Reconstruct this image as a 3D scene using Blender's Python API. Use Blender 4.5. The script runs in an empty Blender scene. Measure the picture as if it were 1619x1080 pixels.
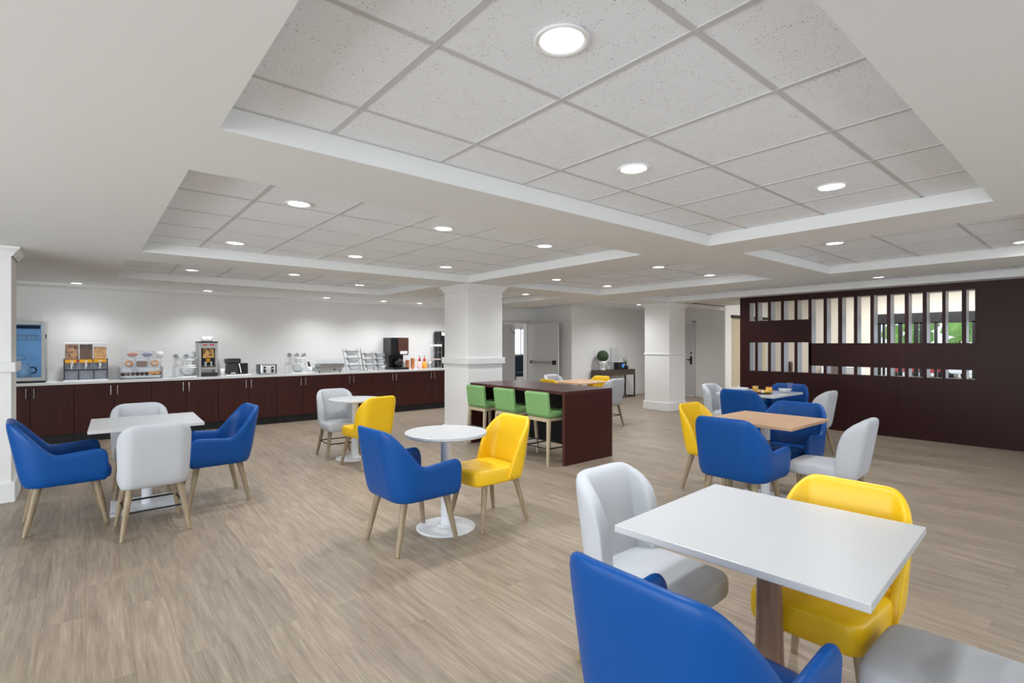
import bpy, bmesh, math, random
from mathutils import Vector, Matrix
C = bpy.context.scene.collection
PI = math.pi
R = math.radians
# ------------------------------------------------------------------ camera, world, exposure
W_PX, F_PX, YAW, V0, EYE = 1619.0, 806.0, 50.1, 544.5, 1.5
cam_d = bpy.data.cameras.new('camera')
cam = bpy.data.objects.new('camera', cam_d)
C.objects.link(cam)
cam.location = (0, 0, EYE)
cam.rotation_euler = (R(90), 0, R(YAW - 90))
cam_d.sensor_width = 36
cam_d.lens = F_PX / W_PX * 36
cam_d.shift_y = (V0 - 540) / W_PX
cam_d.clip_start = 0.02
bpy.context.scene.camera = cam
vs = bpy.context.scene.view_settings
vs.view_transform = 'Standard'
vs.look = 'None'
vs.gamma = 1
vs.use_curve_mapping = False
vs.exposure = 0.13
world = bpy.data.worlds.new('daylight')
bpy.context.scene.world = world
world.use_nodes = True
wn = world.node_tree
bg = wn.nodes['Background']
bg.inputs[0].default_value = (0.86, 0.93, 1.0, 1)
bg.inputs[1].default_value = 1.6
AREA_POWER = 1.0      # scale for the left window daylight and the added fill lamps
LAMP_POWER = 1.0
BH, TH = 2.426, 2.535   # ceiling soffit height, tile height

def area(name, loc, rot, sx, sy, power, col=(1, 1, 1)):
    l = bpy.data.lights.new(name, 'AREA')
    l.shape = 'RECTANGLE'
    l.size, l.size_y = sx, sy
    l.energy = power
    l.color = col
    o = bpy.data.objects.new(name, l)
    o.location = loc
    o.rotation_euler = rot
    C.objects.link(o)
    return o
# area lamps: daylight of the inferred left window, the others added as fill
area('back_window_fill', (3.6, -3.45, 1.35), (R(90), 0, 0), 11.5, 1.9, 45 * AREA_POWER, (0.90, 0.96, 1.0))  # unseen window lamp, added as soft fill from behind the camera
area('daylight_left_window', (-4.15, 1.6, 1.35), (0, R(-90), 0), 1.9, 7.0, 230 * AREA_POWER, (0.90, 0.96, 1.0))
area('lobby_fill', (14.0, 2.2, 2.98), (0, 0, 0), 2.0, 5.0, 330 * AREA_POWER)  # lamp added under the closed raised ceiling to brighten the lobby
area('back_room_fill', (9.3, 13.3, 2.45), (0, 0, 0), 3.0, 2.0, 110 * AREA_POWER)  # lamp added below the back room ceiling to brighten that room

# ------------------------------------------------------------------ materials
def new_mat(name):
    m = bpy.data.materials.new(name)
    m.use_nodes = True
    return m, m.node_tree, m.node_tree.nodes['Principled BSDF']
def mat(name, col, rough=0.5, metal=0.0, noise=0.0, scale=20, bump=0.0, spec=0.5, emit=None, es=0, trans=0, coat=0):
    m, t, p = new_mat(name)
    p.inputs['Roughness'].default_value = rough
    p.inputs['Metallic'].default_value = metal
    p.inputs['Specular IOR Level'].default_value = spec
    p.inputs['Coat Weight'].default_value = coat
    p.inputs['Base Color'].default_value = (*col, 1)
    if trans:
        p.inputs['Transmission Weight'].default_value = trans
    if emit:
        p.inputs['Emission Color'].default_value = (*emit, 1)
        p.inputs['Emission Strength'].default_value = es
    if noise or bump:
        tc = t.nodes.new('ShaderNodeTexCoord')
        n = t.nodes.new('ShaderNodeTexNoise')
        n.inputs['Scale'].default_value = scale
        n.inputs['Detail'].default_value = 4
        t.links.new(tc.outputs['Object'], n.inputs['Vector'])
        if noise:
            r = t.nodes.new('ShaderNodeMix')
            r.data_type = 'RGBA'
            r.inputs[6].default_value = (*[c * (1 - noise) for c in col], 1)
            r.inputs[7].default_value = (*[min(1, c * (1 + noise)) for c in col], 1)
            t.links.new(n.outputs['Fac'], r.inputs[0])
            t.links.new(r.outputs[2], p.inputs['Base Color'])
        if bump:
            b = t.nodes.new('ShaderNodeBump')
            b.inputs['Strength'].default_value = bump
            b.inputs['Distance'].default_value = 0.002
            t.links.new(n.outputs['Fac'], b.inputs['Height'])
            t.links.new(b.outputs['Normal'], p.inputs['Normal'])
    return m
def wood(name, c1, c2, scale=(30, 30, 1.5), rough=0.4, coord='Object', coat=0, spec=0.5):
    m, t, p = new_mat(name)
    tc = t.nodes.new('ShaderNodeTexCoord')
    mp = t.nodes.new('ShaderNodeMapping')
    mp.inputs['Scale'].default_value = scale
    n = t.nodes.new('ShaderNodeTexNoise')
    n.inputs['Scale'].default_value = 1.0
    n.inputs['Detail'].default_value = 5
    n.inputs['Distortion'].default_value = 0.4
    cr = t.nodes.new('ShaderNodeValToRGB')
    cr.color_ramp.elements[0].position = 0.3
    cr.color_ramp.elements[1].position = 0.7
    cr.color_ramp.elements[0].color = (*c1, 1)
    cr.color_ramp.elements[1].color = (*c2, 1)
    t.links.new(tc.outputs[coord], mp.inputs[0])
    t.links.new(mp.outputs[0], n.inputs['Vector'])
    t.links.new(n.outputs['Fac'], cr.inputs[0])
    t.links.new(cr.outputs[0], p.inputs['Base Color'])
    p.inputs['Roughness'].default_value = rough
    p.inputs['Coat Weight'].default_value = coat
    p.inputs['Specular IOR Level'].default_value = spec
    return m
def clear(name, tint=(1, 1, 1), gloss=0.05, rough=0.02):
    m = bpy.data.materials.new(name)
    m.use_nodes = True
    t = m.node_tree
    t.nodes.clear()
    o = t.nodes.new('ShaderNodeOutputMaterial')
    a = t.nodes.new('ShaderNodeBsdfTransparent')
    a.inputs[0].default_value = (*tint, 1)
    g = t.nodes.new('ShaderNodeBsdfGlossy')
    g.inputs['Roughness'].default_value = rough
    x = t.nodes.new('ShaderNodeMixShader')
    x.inputs[0].default_value = gloss
    t.links.new(a.outputs[0], x.inputs[1])
    t.links.new(g.outputs[0], x.inputs[2])
    t.links.new(x.outputs[0], o.inputs[0])
    return m
def floor_mat():
    m, t, p = new_mat('oak_plank_floor')
    N = t.nodes.new
    L = t.links.new
    tc = N('ShaderNodeTexCoord')
    mp = N('ShaderNodeMapping')
    mp.inputs['Rotation'].default_value = (0, 0, R(90))
    L(tc.outputs['Object'], mp.inputs[0])
    br = N('ShaderNodeTexBrick')
    br.offset = 0.37
    br.inputs['Scale'].default_value = 1
    br.inputs['Brick Width'].default_value = 1.22
    br.inputs['Row Height'].default_value = 0.18
    br.inputs['Mortar Size'].default_value = 0.0012
    br.inputs['Mortar Smooth'].default_value = 0.3
    br.inputs['Color1'].default_value = (0, 0, 0, 1)
    br.inputs['Color2'].default_value = (1, 1, 1, 1)
    br.inputs['Mortar'].default_value = (0.5, 0.5, 0.5, 1)
    L(mp.outputs[0], br.inputs['Vector'])
    # grain: stretched noise, shifted for each plank
    ad = N('ShaderNodeVectorMath')
    ad.operation = 'MULTIPLY_ADD'
    L(br.outputs['Color'], ad.inputs[0])
    ad.inputs[1].default_value = (7, 13, 3)
    L(tc.outputs['Object'], ad.inputs[2])
    m2 = N('ShaderNodeMapping')
    m2.inputs['Scale'].default_value = (15, 1.0, 1)
    L(ad.outputs[0], m2.inputs[0])
    n1 = N('ShaderNodeTexNoise')
    n1.inputs['Scale'].default_value = 2.0
    n1.inputs['Detail'].default_value = 9
    n1.inputs['Roughness'].default_value = 0.62
    n1.inputs['Distortion'].default_value = 0.5
    L(m2.outputs[0], n1.inputs['Vector'])
    m3 = N('ShaderNodeMapping')
    m3.inputs['Scale'].default_value = (85, 2.5, 1)
    L(ad.outputs[0], m3.inputs[0])
    n2 = N('ShaderNodeTexNoise')
    n2.inputs['Scale'].default_value = 2
    n2.inputs['Detail'].default_value = 3
    L(m3.outputs[0], n2.inputs['Vector'])
    cr = N('ShaderNodeValToRGB')
    e = cr.color_ramp.elements
    e[0].position = 0.28
    e[0].color = (0.20, 0.150, 0.105, 1)
    e[1].position = 0.72
    e[1].color = (0.36, 0.285, 0.211, 1)
    x = e.new(0.5)
    x.color = (0.285, 0.222, 0.161, 1)
    L(n1.outputs['Fac'], cr.inputs[0])
    mx = N('ShaderNodeMix')
    mx.data_type = 'RGBA'
    mx.blend_type = 'OVERLAY'
    mx.inputs[0].default_value = 0.4
    L(cr.outputs[0], mx.inputs[6])
    L(n2.outputs['Fac'], mx.inputs[7])
    # per plank tone
    hs = N('ShaderNodeHueSaturation')
    mr = N('ShaderNodeMapRange')
    mr.inputs['To Min'].default_value = 0.9
    mr.inputs['To Max'].default_value = 1.09
    L(br.outputs['Color'], mr.inputs[0])
    L(mr.outputs[0], hs.inputs['Value'])
    hs.inputs['Saturation'].default_value = 0.92
    L(mx.outputs[2], hs.inputs['Color'])
    mo = N('ShaderNodeMix')
    mo.data_type = 'RGBA'
    L(br.outputs['Fac'], mo.inputs[0])
    L(hs.outputs[0], mo.inputs[6])
    mo.inputs[7].default_value = (0.2, 0.145, 0.1, 1)
    L(mo.outputs[2], p.inputs['Base Color'])
    p.inputs['Roughness'].default_value = 0.42
    p.inputs['Specular IOR Level'].default_value = 0.4
    b = N('ShaderNodeBump')
    b.inputs['Strength'].default_value = 0.12
    b.inputs['Distance'].default_value = 0.002
    L(n2.outputs['Fac'], b.inputs['Height'])
    L(b.outputs[0], p.inputs['Normal'])
    return m
def tile_mat():
    m, t, p = new_mat('acoustic_tile')
    N = t.nodes.new
    L = t.links.new
    tc = N('ShaderNodeTexCoord')
    n0 = N('ShaderNodeTexNoise')
    n0.inputs['Scale'].default_value = 30
    v = N('ShaderNodeTexVoronoi')
    v.inputs['Scale'].default_value = 92
    mixv = N('ShaderNodeMix')
    mixv.data_type = 'VECTOR'
    mixv.inputs[0].default_value = 0.03
    L(tc.outputs['Object'], n0.inputs['Vector'])
    L(tc.outputs['Object'], mixv.inputs[4])
    L(n0.outputs['Color'], mixv.inputs[5])
    L(mixv.outputs[1], v.inputs['Vector'])
    cr = N('ShaderNodeValToRGB')
    cr.color_ramp.elements[0].position = 0.13
    cr.color_ramp.elements[0].color = (0.36, 0.36, 0.36, 1)
    cr.color_ramp.elements[1].position = 0.24
    cr.color_ramp.elements[1].color = (0.87, 0.90, 0.94, 1)
    L(v.outputs['Distance'], cr.inputs[0])
    n = N('ShaderNodeTexNoise')
    n.inputs['Scale'].default_value = 14
    n.inputs['Detail'].default_value = 3
    L(tc.outputs['Object'], n.inputs['Vector'])
    ms = N('ShaderNodeMath')
    ms.operation = 'GREATER_THAN'
    ms.inputs[1].default_value = 0.5
    L(n.outputs['Fac'], ms.inputs[0])
    mx = N('ShaderNodeMix')
    mx.data_type = 'RGBA'
    mx.inputs[6].default_value = (0.87, 0.90, 0.94, 1)
    L(ms.outputs[0], mx.inputs[0])
    L(cr.outputs[0], mx.inputs[7])
    L(mx.outputs[2], p.inputs['Base Color'])
    p.inputs['Roughness'].default_value = 0.95
    return m
M = {}
M['floor'] = floor_mat()
M['tile'] = tile_mat()
M['ceil'] = mat('ceiling_paint', (0.79, 0.80, 0.795), 0.85, noise=0.01, scale=3)
M['grid'] = mat('ceiling_grid_metal', (0.60, 0.60, 0.61), 0.5)
M['wall'] = mat('wall_paint', (0.80, 0.79, 0.775), 0.75, noise=0.012, scale=4)
M['trimw'] = mat('trim_paint', (0.78, 0.78, 0.77), 0.5, noise=0.01)
M['dark'] = wood('mahogany_laminate', (0.040, 0.0078, 0.0058), (0.058, 0.012, 0.009), (26, 26, 0.9), 0.45, spec=.3)
M['screen'] = wood('espresso_laminate', (0.025, 0.0050, 0.0050), (0.033, 0.0078, 0.0076), (22, 22, 0.7), 0.42, spec=.25)
M['edge'] = wood('mahogany_edge', (0.07, 0.02, 0.018), (0.09, 0.028, 0.024), (20, 20, 2), 0.4)
M['bartop'] = wood('mahogany_top', (0.052, 0.017, 0.014), (0.07, 0.024, 0.02), (20, 1, 20), 0.28)
M['black'] = mat('black_laminate', (0.008, 0.008, 0.010), 0.5, noise=0.1)
M['blackgloss'] = mat('black_plastic', (0.012, 0.012, 0.014), 0.25, noise=0.1)
M['blackmetal'] = mat('black_metal', (0.012, 0.012, 0.013), 0.4, 0.3, noise=0.1)
M['quartz'] = mat('white_quartz', (0.78, 0.78, 0.78), 0.25, noise=0.02, scale=8)
M['marble'] = mat('white_marble', (0.76, 0.76, 0.78), 0.14, noise=0.1, scale=5)
M['whitetop'] = mat('white_laminate', (0.54, 0.545, 0.56), 0.3, noise=0.006, scale=6)
M['whitemetal'] = mat('white_powder_coat', (0.74, 0.76, 0.80), 0.3, noise=0.01)
M['oak'] = wood('oak_laminate', (0.56, 0.34, 0.20), (0.66, 0.43, 0.27), (14, 1.5, 14), 0.4)
M['walnut'] = wood('walnut_band', (0.20, 0.115, 0.08), (0.27, 0.165, 0.12), (20, 20, 1.2), 0.25, coat=0.4)
M['leg'] = wood('weathered_oak_leg', (0.22, 0.165, 0.10), (0.33, 0.255, 0.165), (40, 40, 2), 0.45)
M['legpale'] = wood('pale_oak_leg', (0.46, 0.38, 0.25), (0.56, 0.47, 0.33), (40, 40, 2), 0.45)
M['blue'] = mat('blue_vinyl', (0.0, 0.064, 0.275), 0.42, noise=0.05, scale=250, bump=0.15, spec=0.3)
M['yellow'] = mat('yellow_vinyl', (0.86, 0.53, 0.008), 0.36, noise=0.03, scale=250, bump=0.15, spec=0.5)
M['grey'] = mat('grey_fabric', (0.50, 0.515, 0.545), 0.8, noise=0.06, scale=500, bump=0.3, spec=0.25)
M['green'] = mat('green_vinyl', (0.215, 0.42, 0.155), 0.5, noise=0.04, scale=250, bump=0.1)
M['steel'] = mat('brushed_steel', (0.42, 0.42, 0.42), 0.38, 0.85, noise=0.05, scale=60)
M['chrome'] = mat('chrome', (0.7, 0.7, 0.72), 0.14, 1.0, noise=0.03)
M['wire'] = mat('chrome_wire', (0.42, 0.42, 0.43), 0.3, 0.8, noise=0.05)
M['china'] = mat('white_china', (0.88, 0.88, 0.88), 0.2, noise=0.01)
M['chinashade'] = mat('shaded_white_china', (0.66, 0.68, 0.71), 0.25, noise=0.01)  # white china greyed so the colour carries its shading against the wall
M['glass'] = clear('clear_glass')
M['acryl'] = clear('clear_acrylic', (0.96, 0.97, 0.98), 0.025)
M['blueglow'] = mat('glowing_fridge_liner', (0.36, 0.48, 0.60), 0.5, noise=0.03, emit=(0.30, 0.42, 0.56), es=0.3)  # liner itself glows, standing in for the fridge's inner light
M['navy'] = mat('navy_fabric', (0.006, 0.016, 0.035), 0.7, noise=0.1)
M['lens'] = mat('lit_lens', (1, 1, 1), 0.5, emit=(1, 0.985, 0.96), es=9)
M['lamptrim'] = mat('lamp_trim', (0.85, 0.85, 0.85), 0.4, noise=0.01)
M['door'] = mat('door_paint', (0.60, 0.60, 0.60), 0.5, noise=0.01)
M['doorframe'] = mat('door_frame_paint', (0.62, 0.62, 0.62), 0.5, noise=0.01)
M['green_leaf'] = mat('topiary_leaf', (0.035, 0.07, 0.028), 0.8, noise=0.5, scale=60)
M['tree_leaf'] = mat('tree_leaf', (0.20, 0.42, 0.09), 0.8, noise=0.4, scale=6)
M['bark'] = mat('bark', (0.12, 0.08, 0.06), 0.9, noise=0.3)
M['umber'] = wood('bronze_wood', (0.055, 0.04, 0.028), (0.08, 0.06, 0.042), (1.5, 20, 20), 0.4)
M['beige'] = mat('beige_wall', (0.62, 0.58, 0.51), 0.8, noise=0.02, scale=3)
M['lobbyw'] = mat('lobby_wall', (0.80, 0.80, 0.78), 0.8, noise=0.02, scale=3)
M['blind'] = mat('beige_blind', (0.56, 0.48, 0.34), 0.7, noise=0.02)
M['litjamb'] = mat('lobby_lit_reveal', (0.40, 0.42, 0.46), 0.3, 0.3, noise=0.03)  # lobby light on the slot sides, put into a paler colour
M['pave'] = mat('pale_paving', (0.75, 0.73, 0.72), 0.9, noise=0.06, scale=2)
M['brown'] = mat('brown_leather', (0.09, 0.06, 0.045), 0.5, noise=0.1)
M['carred'] = mat('red_car_paint', (0.45, 0.05, 0.05), 0.3, noise=0.02)
def cereal(name, c1, c2, scale=45):
    m, t, p = new_mat(name)
    tc = t.nodes.new('ShaderNodeTexCoord')
    v = t.nodes.new('ShaderNodeTexVoronoi')
    v.inputs['Scale'].default_value = scale
    t.links.new(tc.outputs['Object'], v.inputs['Vector'])
    mx = t.nodes.new('ShaderNodeMix')
    mx.data_type = 'RGBA'
    mx.inputs[6].default_value = (*c1, 1)
    mx.inputs[7].default_value = (*c2, 1)
    s = t.nodes.new('ShaderNodeSeparateColor')
    t.links.new(v.outputs['Color'], s.inputs[0])
    t.links.new(s.outputs[0], mx.inputs[0])
    t.links.new(mx.outputs[2], p.inputs['Base Color'])
    p.inputs['Roughness'].default_value = 0.8
    return m

# ------------------------------------------------------------------ mesh helpers
class MB:
    def __init__(s):
        s.b = bmesh.new()
        s.i = 0
    def mi(s, i):
        s.i = i
        return s
    def face(s, vs_):
        try:
            f = s.b.faces.new(vs_)
            f.material_index = s.i
            return f
        except ValueError:
            return None
    def box(s, x0, x1, y0, y1, z0, z1, rot=0, at=(0, 0, 0), tilt=0):
        ps = [Vector((x, y, z)) for z in (z0, z1) for x, y in ((x0, y0), (x1, y0), (x1, y1), (x0, y1))]
        if tilt:
            ps = [Matrix.Rotation(tilt, 3, 'X') @ p for p in ps]
        if rot:
            ps = [Matrix.Rotation(rot, 3, 'Z') @ p for p in ps]
        v = [s.b.verts.new(p + Vector(at)) for p in ps]
        for q in ((3, 2, 1, 0), (4, 5, 6, 7), (0, 1, 5, 4), (1, 2, 6, 5), (2, 3, 7, 6), (3, 0, 4, 7)):
            s.face([v[k] for k in q])
        return s
    def rod(s, p0, p1, r0, r1=None, n=12, cap=True):
        r1 = r0 if r1 is None else r1
        p0, p1 = Vector(p0), Vector(p1)
        d = (p1 - p0).normalized()
        a = d.orthogonal().normalized()
        c = d.cross(a)
        L = []
        for p, r in ((p0, r0), (p1, r1)):
            L.append([s.b.verts.new(p + (a * math.cos(2 * PI * k / n) + c * math.sin(2 * PI * k / n)) * r) for k in range(n)])
        for k in range(n):
            s.face([L[0][k], L[0][(k + 1) % n], L[1][(k + 1) % n], L[1][k]])
        if cap:
            s.face(L[0][::-1])
            s.face(L[1])
        return s
    def tube(s, pts, r, n=6, closed=False):
        m = len(pts)
        for k in range(m if closed else m - 1):
            s.rod(pts[k], pts[(k + 1) % m], r, n=n)
        return s
    def lathe(s, prof, at=(0, 0, 0), n=24, mtx=None):
        at = Vector(at)
        rings = []
        for r, z in prof:
            if r < 1e-5:
                p = Vector((0, 0, z))
                rings.append([s.b.verts.new((mtx @ p if mtx else p) + at)])
            else:
                ring = []
                for k in range(n):
                    p = Vector((r * math.cos(2 * PI * k / n), r * math.sin(2 * PI * k / n), z))
                    ring.append(s.b.verts.new((mtx @ p if mtx else p) + at))
                rings.append(ring)
        for a, c in zip(rings, rings[1:]):
            if len(a) == 1 and len(c) == 1:
                continue
            for k in range(n):
                k2 = (k + 1) % n
                if len(a) == 1:
                    s.face([a[0], c[k2], c[k]])
                elif len(c) == 1:
                    s.face([a[k], a[k2], c[0]])
                else:
                    s.face([a[k], a[k2], c[k2], c[k]])
        return s
    def ball(s, at, r, sub=2, jit=0, sc=(1, 1, 1), seed=0):
        rnd = random.Random(seed)
        g = bmesh.ops.create_icosphere(s.b, subdivisions=sub, radius=1)
        for v in g['verts']:
            k = r * (1 + rnd.uniform(-jit, jit))
            v.co = Vector((v.co.x * sc[0] * k, v.co.y * sc[1] * k, v.co.z * sc[2] * k)) + Vector(at)
        for v in g['verts']:
            for f in v.link_faces:
                f.material_index = s.i
        return s
    def torus(s, at, R_, r, n=20, m=8, mtx=None, sz=1.0):
        vs_ = []
        for i in range(n):
            a = 2 * PI * i / n
            row = []
            for j in range(m):
                b = 2 * PI * j / m
                p = Vector(((R_ + r * math.cos(b)) * math.cos(a), (R_ + r * math.cos(b)) * math.sin(a), r * math.sin(b) * sz))
                row.append(s.b.verts.new((mtx @ p if mtx else p) + Vector(at)))
            vs_.append(row)
        for i in range(n):
            for j in range(m):
                s.face([vs_[i][j], vs_[(i + 1) % n][j], vs_[(i + 1) % n][(j + 1) % m], vs_[i][(j + 1) % m]])
        return s
    def prism(s, pts, z0, z1, axis='z'):
        def P(a, b, c):
            return (a, b, c) if axis == 'z' else ((a, c, b) if axis == 'y' else (c, a, b))
        lo = [s.b.verts.new(P(x, y, z0)) for x, y in pts]
        hi = [s.b.verts.new(P(x, y, z1)) for x, y in pts]
        s.face(lo[::-1])
        s.face(hi)
        n = len(pts)
        for k in range(n):
            s.face([lo[k], lo[(k + 1) % n], hi[(k + 1) % n], hi[k]])
        return s
    def done(s, name, mats, parent=None, bevel=0, smooth=False, sub=0, loc=None):
        bmesh.ops.recalc_face_normals(s.b, faces=s.b.faces[:])
        me = bpy.data.meshes.new(name)
        s.b.to_mesh(me)
        s.b.free()
        if not isinstance(mats, (list, tuple)):
            mats = [mats]
        for m in mats:
            me.materials.append(M[m] if isinstance(m, str) else m)
        o = bpy.data.objects.new(name, me)
        C.objects.link(o)
        if parent:
            o.parent = parent
        if loc:
            o.location = loc
        if smooth:
            for p in me.polygons:
                p.use_smooth = True
        if bevel:
            b = o.modifiers.new('bevel', 'BEVEL')
            b.width = bevel
            b.segments = 2
            b.limit_method = 'ANGLE'
            b.angle_limit = R(40)
            b.harden_normals = False
        if sub:
            q = o.modifiers.new('sub', 'SUBSURF')
            q.levels = sub
            q.render_levels = sub
        return o
def tag(o, label, cat, group=None, kind=None):
    o['label'] = label
    o['category'] = cat
    if group:
        o['group'] = group
    if kind:
        o['kind'] = kind
    return o
def thing(name, label, cat, loc=(0, 0, 0), rz=0, group=None):
    o = bpy.data.objects.new(name, None)
    o.empty_display_size = 0.1
    C.objects.link(o)
    o.location = loc
    o.rotation_euler = (0, 0, rz)
    return tag(o, label, cat, group)
def struct(o, label=None):
    o['kind'] = 'structure'
    if label:
        o['label'] = label
    return o
def dup(root, label, loc, rz=0, group=None):
    def cp(o, par):
        c = o.copy()
        C.objects.link(c)
        c.parent = par
        for ch in kids(o):
            cp(ch, c)
        return c
    r = cp(root, None)
    r.location = loc
    r.rotation_euler = (0, 0, rz)
    r['label'] = label
    if group:
        r['group'] = group
    return r
_k = {}
def kids(o):
    return [c for c in bpy.data.objects if c.parent == o]

# ------------------------------------------------------------------ the shell
XW, YW = 10.05, 10.85         # screen plane, counter wall
m = MB()
m.box(-4.3, 17, -3.6, 15, -0.1, 0)
struct(m.done('floor', 'floor'), 'pale brown oak-look plank floor across the whole room')
# ceiling soffits with coffers
CO = [(0.44, 4.5, 0.53, 2.49), (0.42, 4.4, 3.17, 6.28), (0.34, 4.3, 6.98, 8.94),
      (5.1, 7.45, 3.18, 6.3), (5.1, 7.5, 0.3, 2.47), (8.4, 9.75, -2.6, 6.3), (5.15, 7.27, 6.98, 8.97),
      (8.4, 13.42, 6.98, 10.87), (0.44, 4.5, -2.6, -0.2), (5.1, 7.5, -2.6, -0.35)]
xs = sorted({-4.3, 10.25} | {c[0] for c in CO} | {c[1] for c in CO})
ys = sorted({-3.6, 6.98, 10.87} | {c[2] for c in CO} | {c[3] for c in CO})
m = MB()
for i in range(len(xs) - 1):
    for j in range(len(ys) - 1):
        cx, cy = (xs[i] + xs[i + 1]) / 2, (ys[j] + ys[j + 1]) / 2
        if any(a < cx < b and c < cy < d for a, b, c, d in CO) or (cx > 10.25 and cy < 6.98):
            continue
        v = [m.b.verts.new((x, y, BH)) for x, y in ((xs[i], ys[j]), (xs[i], ys[j + 1]), (xs[i + 1], ys[j + 1]), (xs[i + 1], ys[j]))]
        m.face(v)
bmesh.ops.remove_doubles(m.b, verts=m.b.verts[:], dist=1e-4)
for a, b, c, d in CO:
    for p, q in (((a, c), (b, c)), ((b, c), (b, d)), ((b, d), (a, d)), ((a, d), (a, c))):
        m.face([m.b.verts.new((p[0], p[1], BH)), m.b.verts.new((q[0], q[1], BH)), m.b.verts.new((q[0], q[1], TH + .02)), m.b.verts.new((p[0], p[1], TH + .02))])
struct(m.done('ceiling', 'ceil'), 'off-white plaster ceiling soffits between the tile trays')
m = MB()
m.box(-4.3, 13.4, -3.6, YW + .1, TH + .02, TH + .06)
struct(m.done('ceiling', 'ceil'))
GX, GY = 0.6165, 0.62
for k, (a, b, c, d) in enumerate(CO):
    m = MB()
    m.box(a, b, c, d, TH, TH + .015)
    struct(m.done('ceiling', 'tile'), 'speckled white acoustic tiles inside a ceiling tray')
    g = MB()
    w = .012
    x = 0.3085
    while x < b:
        if a < x:
            g.box(x - w, x + w, c, d, TH - .004, TH)
        x += GX
    y = 0.9 - 7 * GY
    while y < d:
        if c < y:
            g.box(a, b, y - w, y + w, TH - .003, TH)
        y += GY
    for p in ((a, b, c, c + .02), (a, b, d - .02, d), (a, a + .02, c, d), (b - .02, b, c, d)):
        g.box(*p, TH - .003, TH)
    struct(g.done('trim_%d' % (k + 1), 'grid'), 'metal grid bars of a ceiling tray')
# lobby ceilings
m = MB()
m.box(10.25, 11.75, -3.6, 6.98, TH, TH + .05)
m.box(11.75, 17, -3.6, 7.0, 3.05, 3.1)
m.box(11.70, 11.75, -3.6, 6.98, TH, 3.1)
m.box(11.75, 13.4, 6.985, 7.03, TH - .002, 3.1)
struct(m.done('ceiling', 'lobbyw'), 'raised white lobby ceiling beyond the wooden screen')

def wall(name, parts_, mt='wall', label=None):
    m = MB()
    for p in parts_:
        m.box(*p)
    return struct(m.done(name, mt), label)
# counter wall with the double door opening at its right end
DX0, DX1, DH = 8.35, 9.62, 2.11
wall('wall_counter', [(-4.3, DX0, YW, YW + .12, 0, 2.62), (DX1, 9.96, YW, YW + .12, 0, 2.62), (DX0, DX1, YW, YW + .12, DH, 2.62)], label='white wall behind the breakfast counter')
wall('wall_alcove', [(9.95, 10.07, 9.424, YW + .05, 0, 2.63)])
wall('wall_far', [(9.951, 13.5, 9.42, 9.54, 0, 2.62)])
D2a, D2b = 7.9, 8.85
wall('wall_passage', [(13.4, 13.52, D2b, 9.45, 0, 2.62), (13.4, 13.52, 6.954, D2a, 0, 2.62), (13.4, 13.52, D2a, D2b, 2.14, 2.62)])
wall('wall_back', [(-4.3, 17, -3.6, -3.5, 0, .35), (-4.3, 17, -3.6, -3.5, 2.35, 3.1), (-4.3, -2.2, -3.6, -3.5, .35, 2.35), (9.5, 17, -3.6, -3.5, .35, 2.35)])
wall('wall_left', [(-4.3, -4.2, -3.6, YW, 0, .35), (-4.3, -4.2, -3.6, YW, 2.35, 2.62), (-4.3, -4.2, -3.6, -2, .35, 2.35), (-4.3, -4.2, 5.2, YW, .35, 2.35)])
# soffit strip and crown along the counter wall
m = MB().box(-4.2, 8.1, 10.30, YW, BH - .032, BH + .001)
struct(m.done('trim_21', 'ceil'), 'shallow plaster band where ceiling meets counter wall')
m = MB().box(-4.2, 6.9, YW - .02, YW, .93, 1.03)
struct(m.done('trim_22', 'quartz'), 'low white backsplash behind the counter')
def base(name, x0, x1, y0, y1):
    m = MB().box(x0, x1, y0, y1, 0, .13)
    struct(m.done(name, 'trimw', bevel=.004))
base('baseboard_alcove', 9.935, 9.95, 9.4, YW)
base('baseboard_far', 9.935, 13.4, 9.405, 9.42)
base('baseboard_passage', 13.385, 13.4, 6.95, D2a - .08)
base('baseboard_counter', 6.95, DX0 - .06, YW - .015, YW)

# columns
def column(name, x0, x1, y0, y1, label, rail=(1.19, 1.29), bb=.19, rp=.035):
    t = thing(name, label, 'column', ((x0 + x1) / 2, (y0 + y1) / 2, 0))
    hx, hy = (x1 - x0) / 2, (y1 - y0) / 2
    MB().box(-hx, hx, -hy, hy, 0, BH).done('shaft', 'wall', t)
    MB().box(-hx - .03, hx + .03, -hy - .03, hy + .03, 0, bb).done('base_board', 'trimw', t, bevel=.006)
    m = MB()
    m.box(-hx - rp, hx + rp, -hy - rp, hy + rp, rail[0], rail[1])
    m.done('chair_rail', 'trimw', t, bevel=.008)
    m = MB()
    st = [(.012, BH - .085), (.02, BH - .07), (.03, BH - .05), (.055, BH - .022), (.065, BH - .018), (.065, BH)]
    prev = None
    for o_, z in st:
        ring = [m.b.verts.new((sx * (hx + o_), sy * (hy + o_), z)) for sx, sy in ((-1, -1), (1, -1), (1, 1), (-1, 1))]
        if prev:
            for k in range(4):
                m.face([prev[k], prev[(k + 1) % 4], ring[(k + 1) % 4], ring[k]])
        prev = ring
    m.done('crown_moulding', 'trimw', t)
    return t
column('column', 4.5, 5.17, 6.43, 7.1, 'square white column behind the dark high table, beside the counter')
column('column', 9.98, 10.62, 6.47, 7.12, 'square white column to the left of the dark slatted screen', rail=(1.26, 1.30), rp=.02)
column('column', -1.25, -0.545, 6.78, 7.25, 'white column cut off by the left edge, near the blue armchair', rail=(1.235, 1.33))

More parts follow.
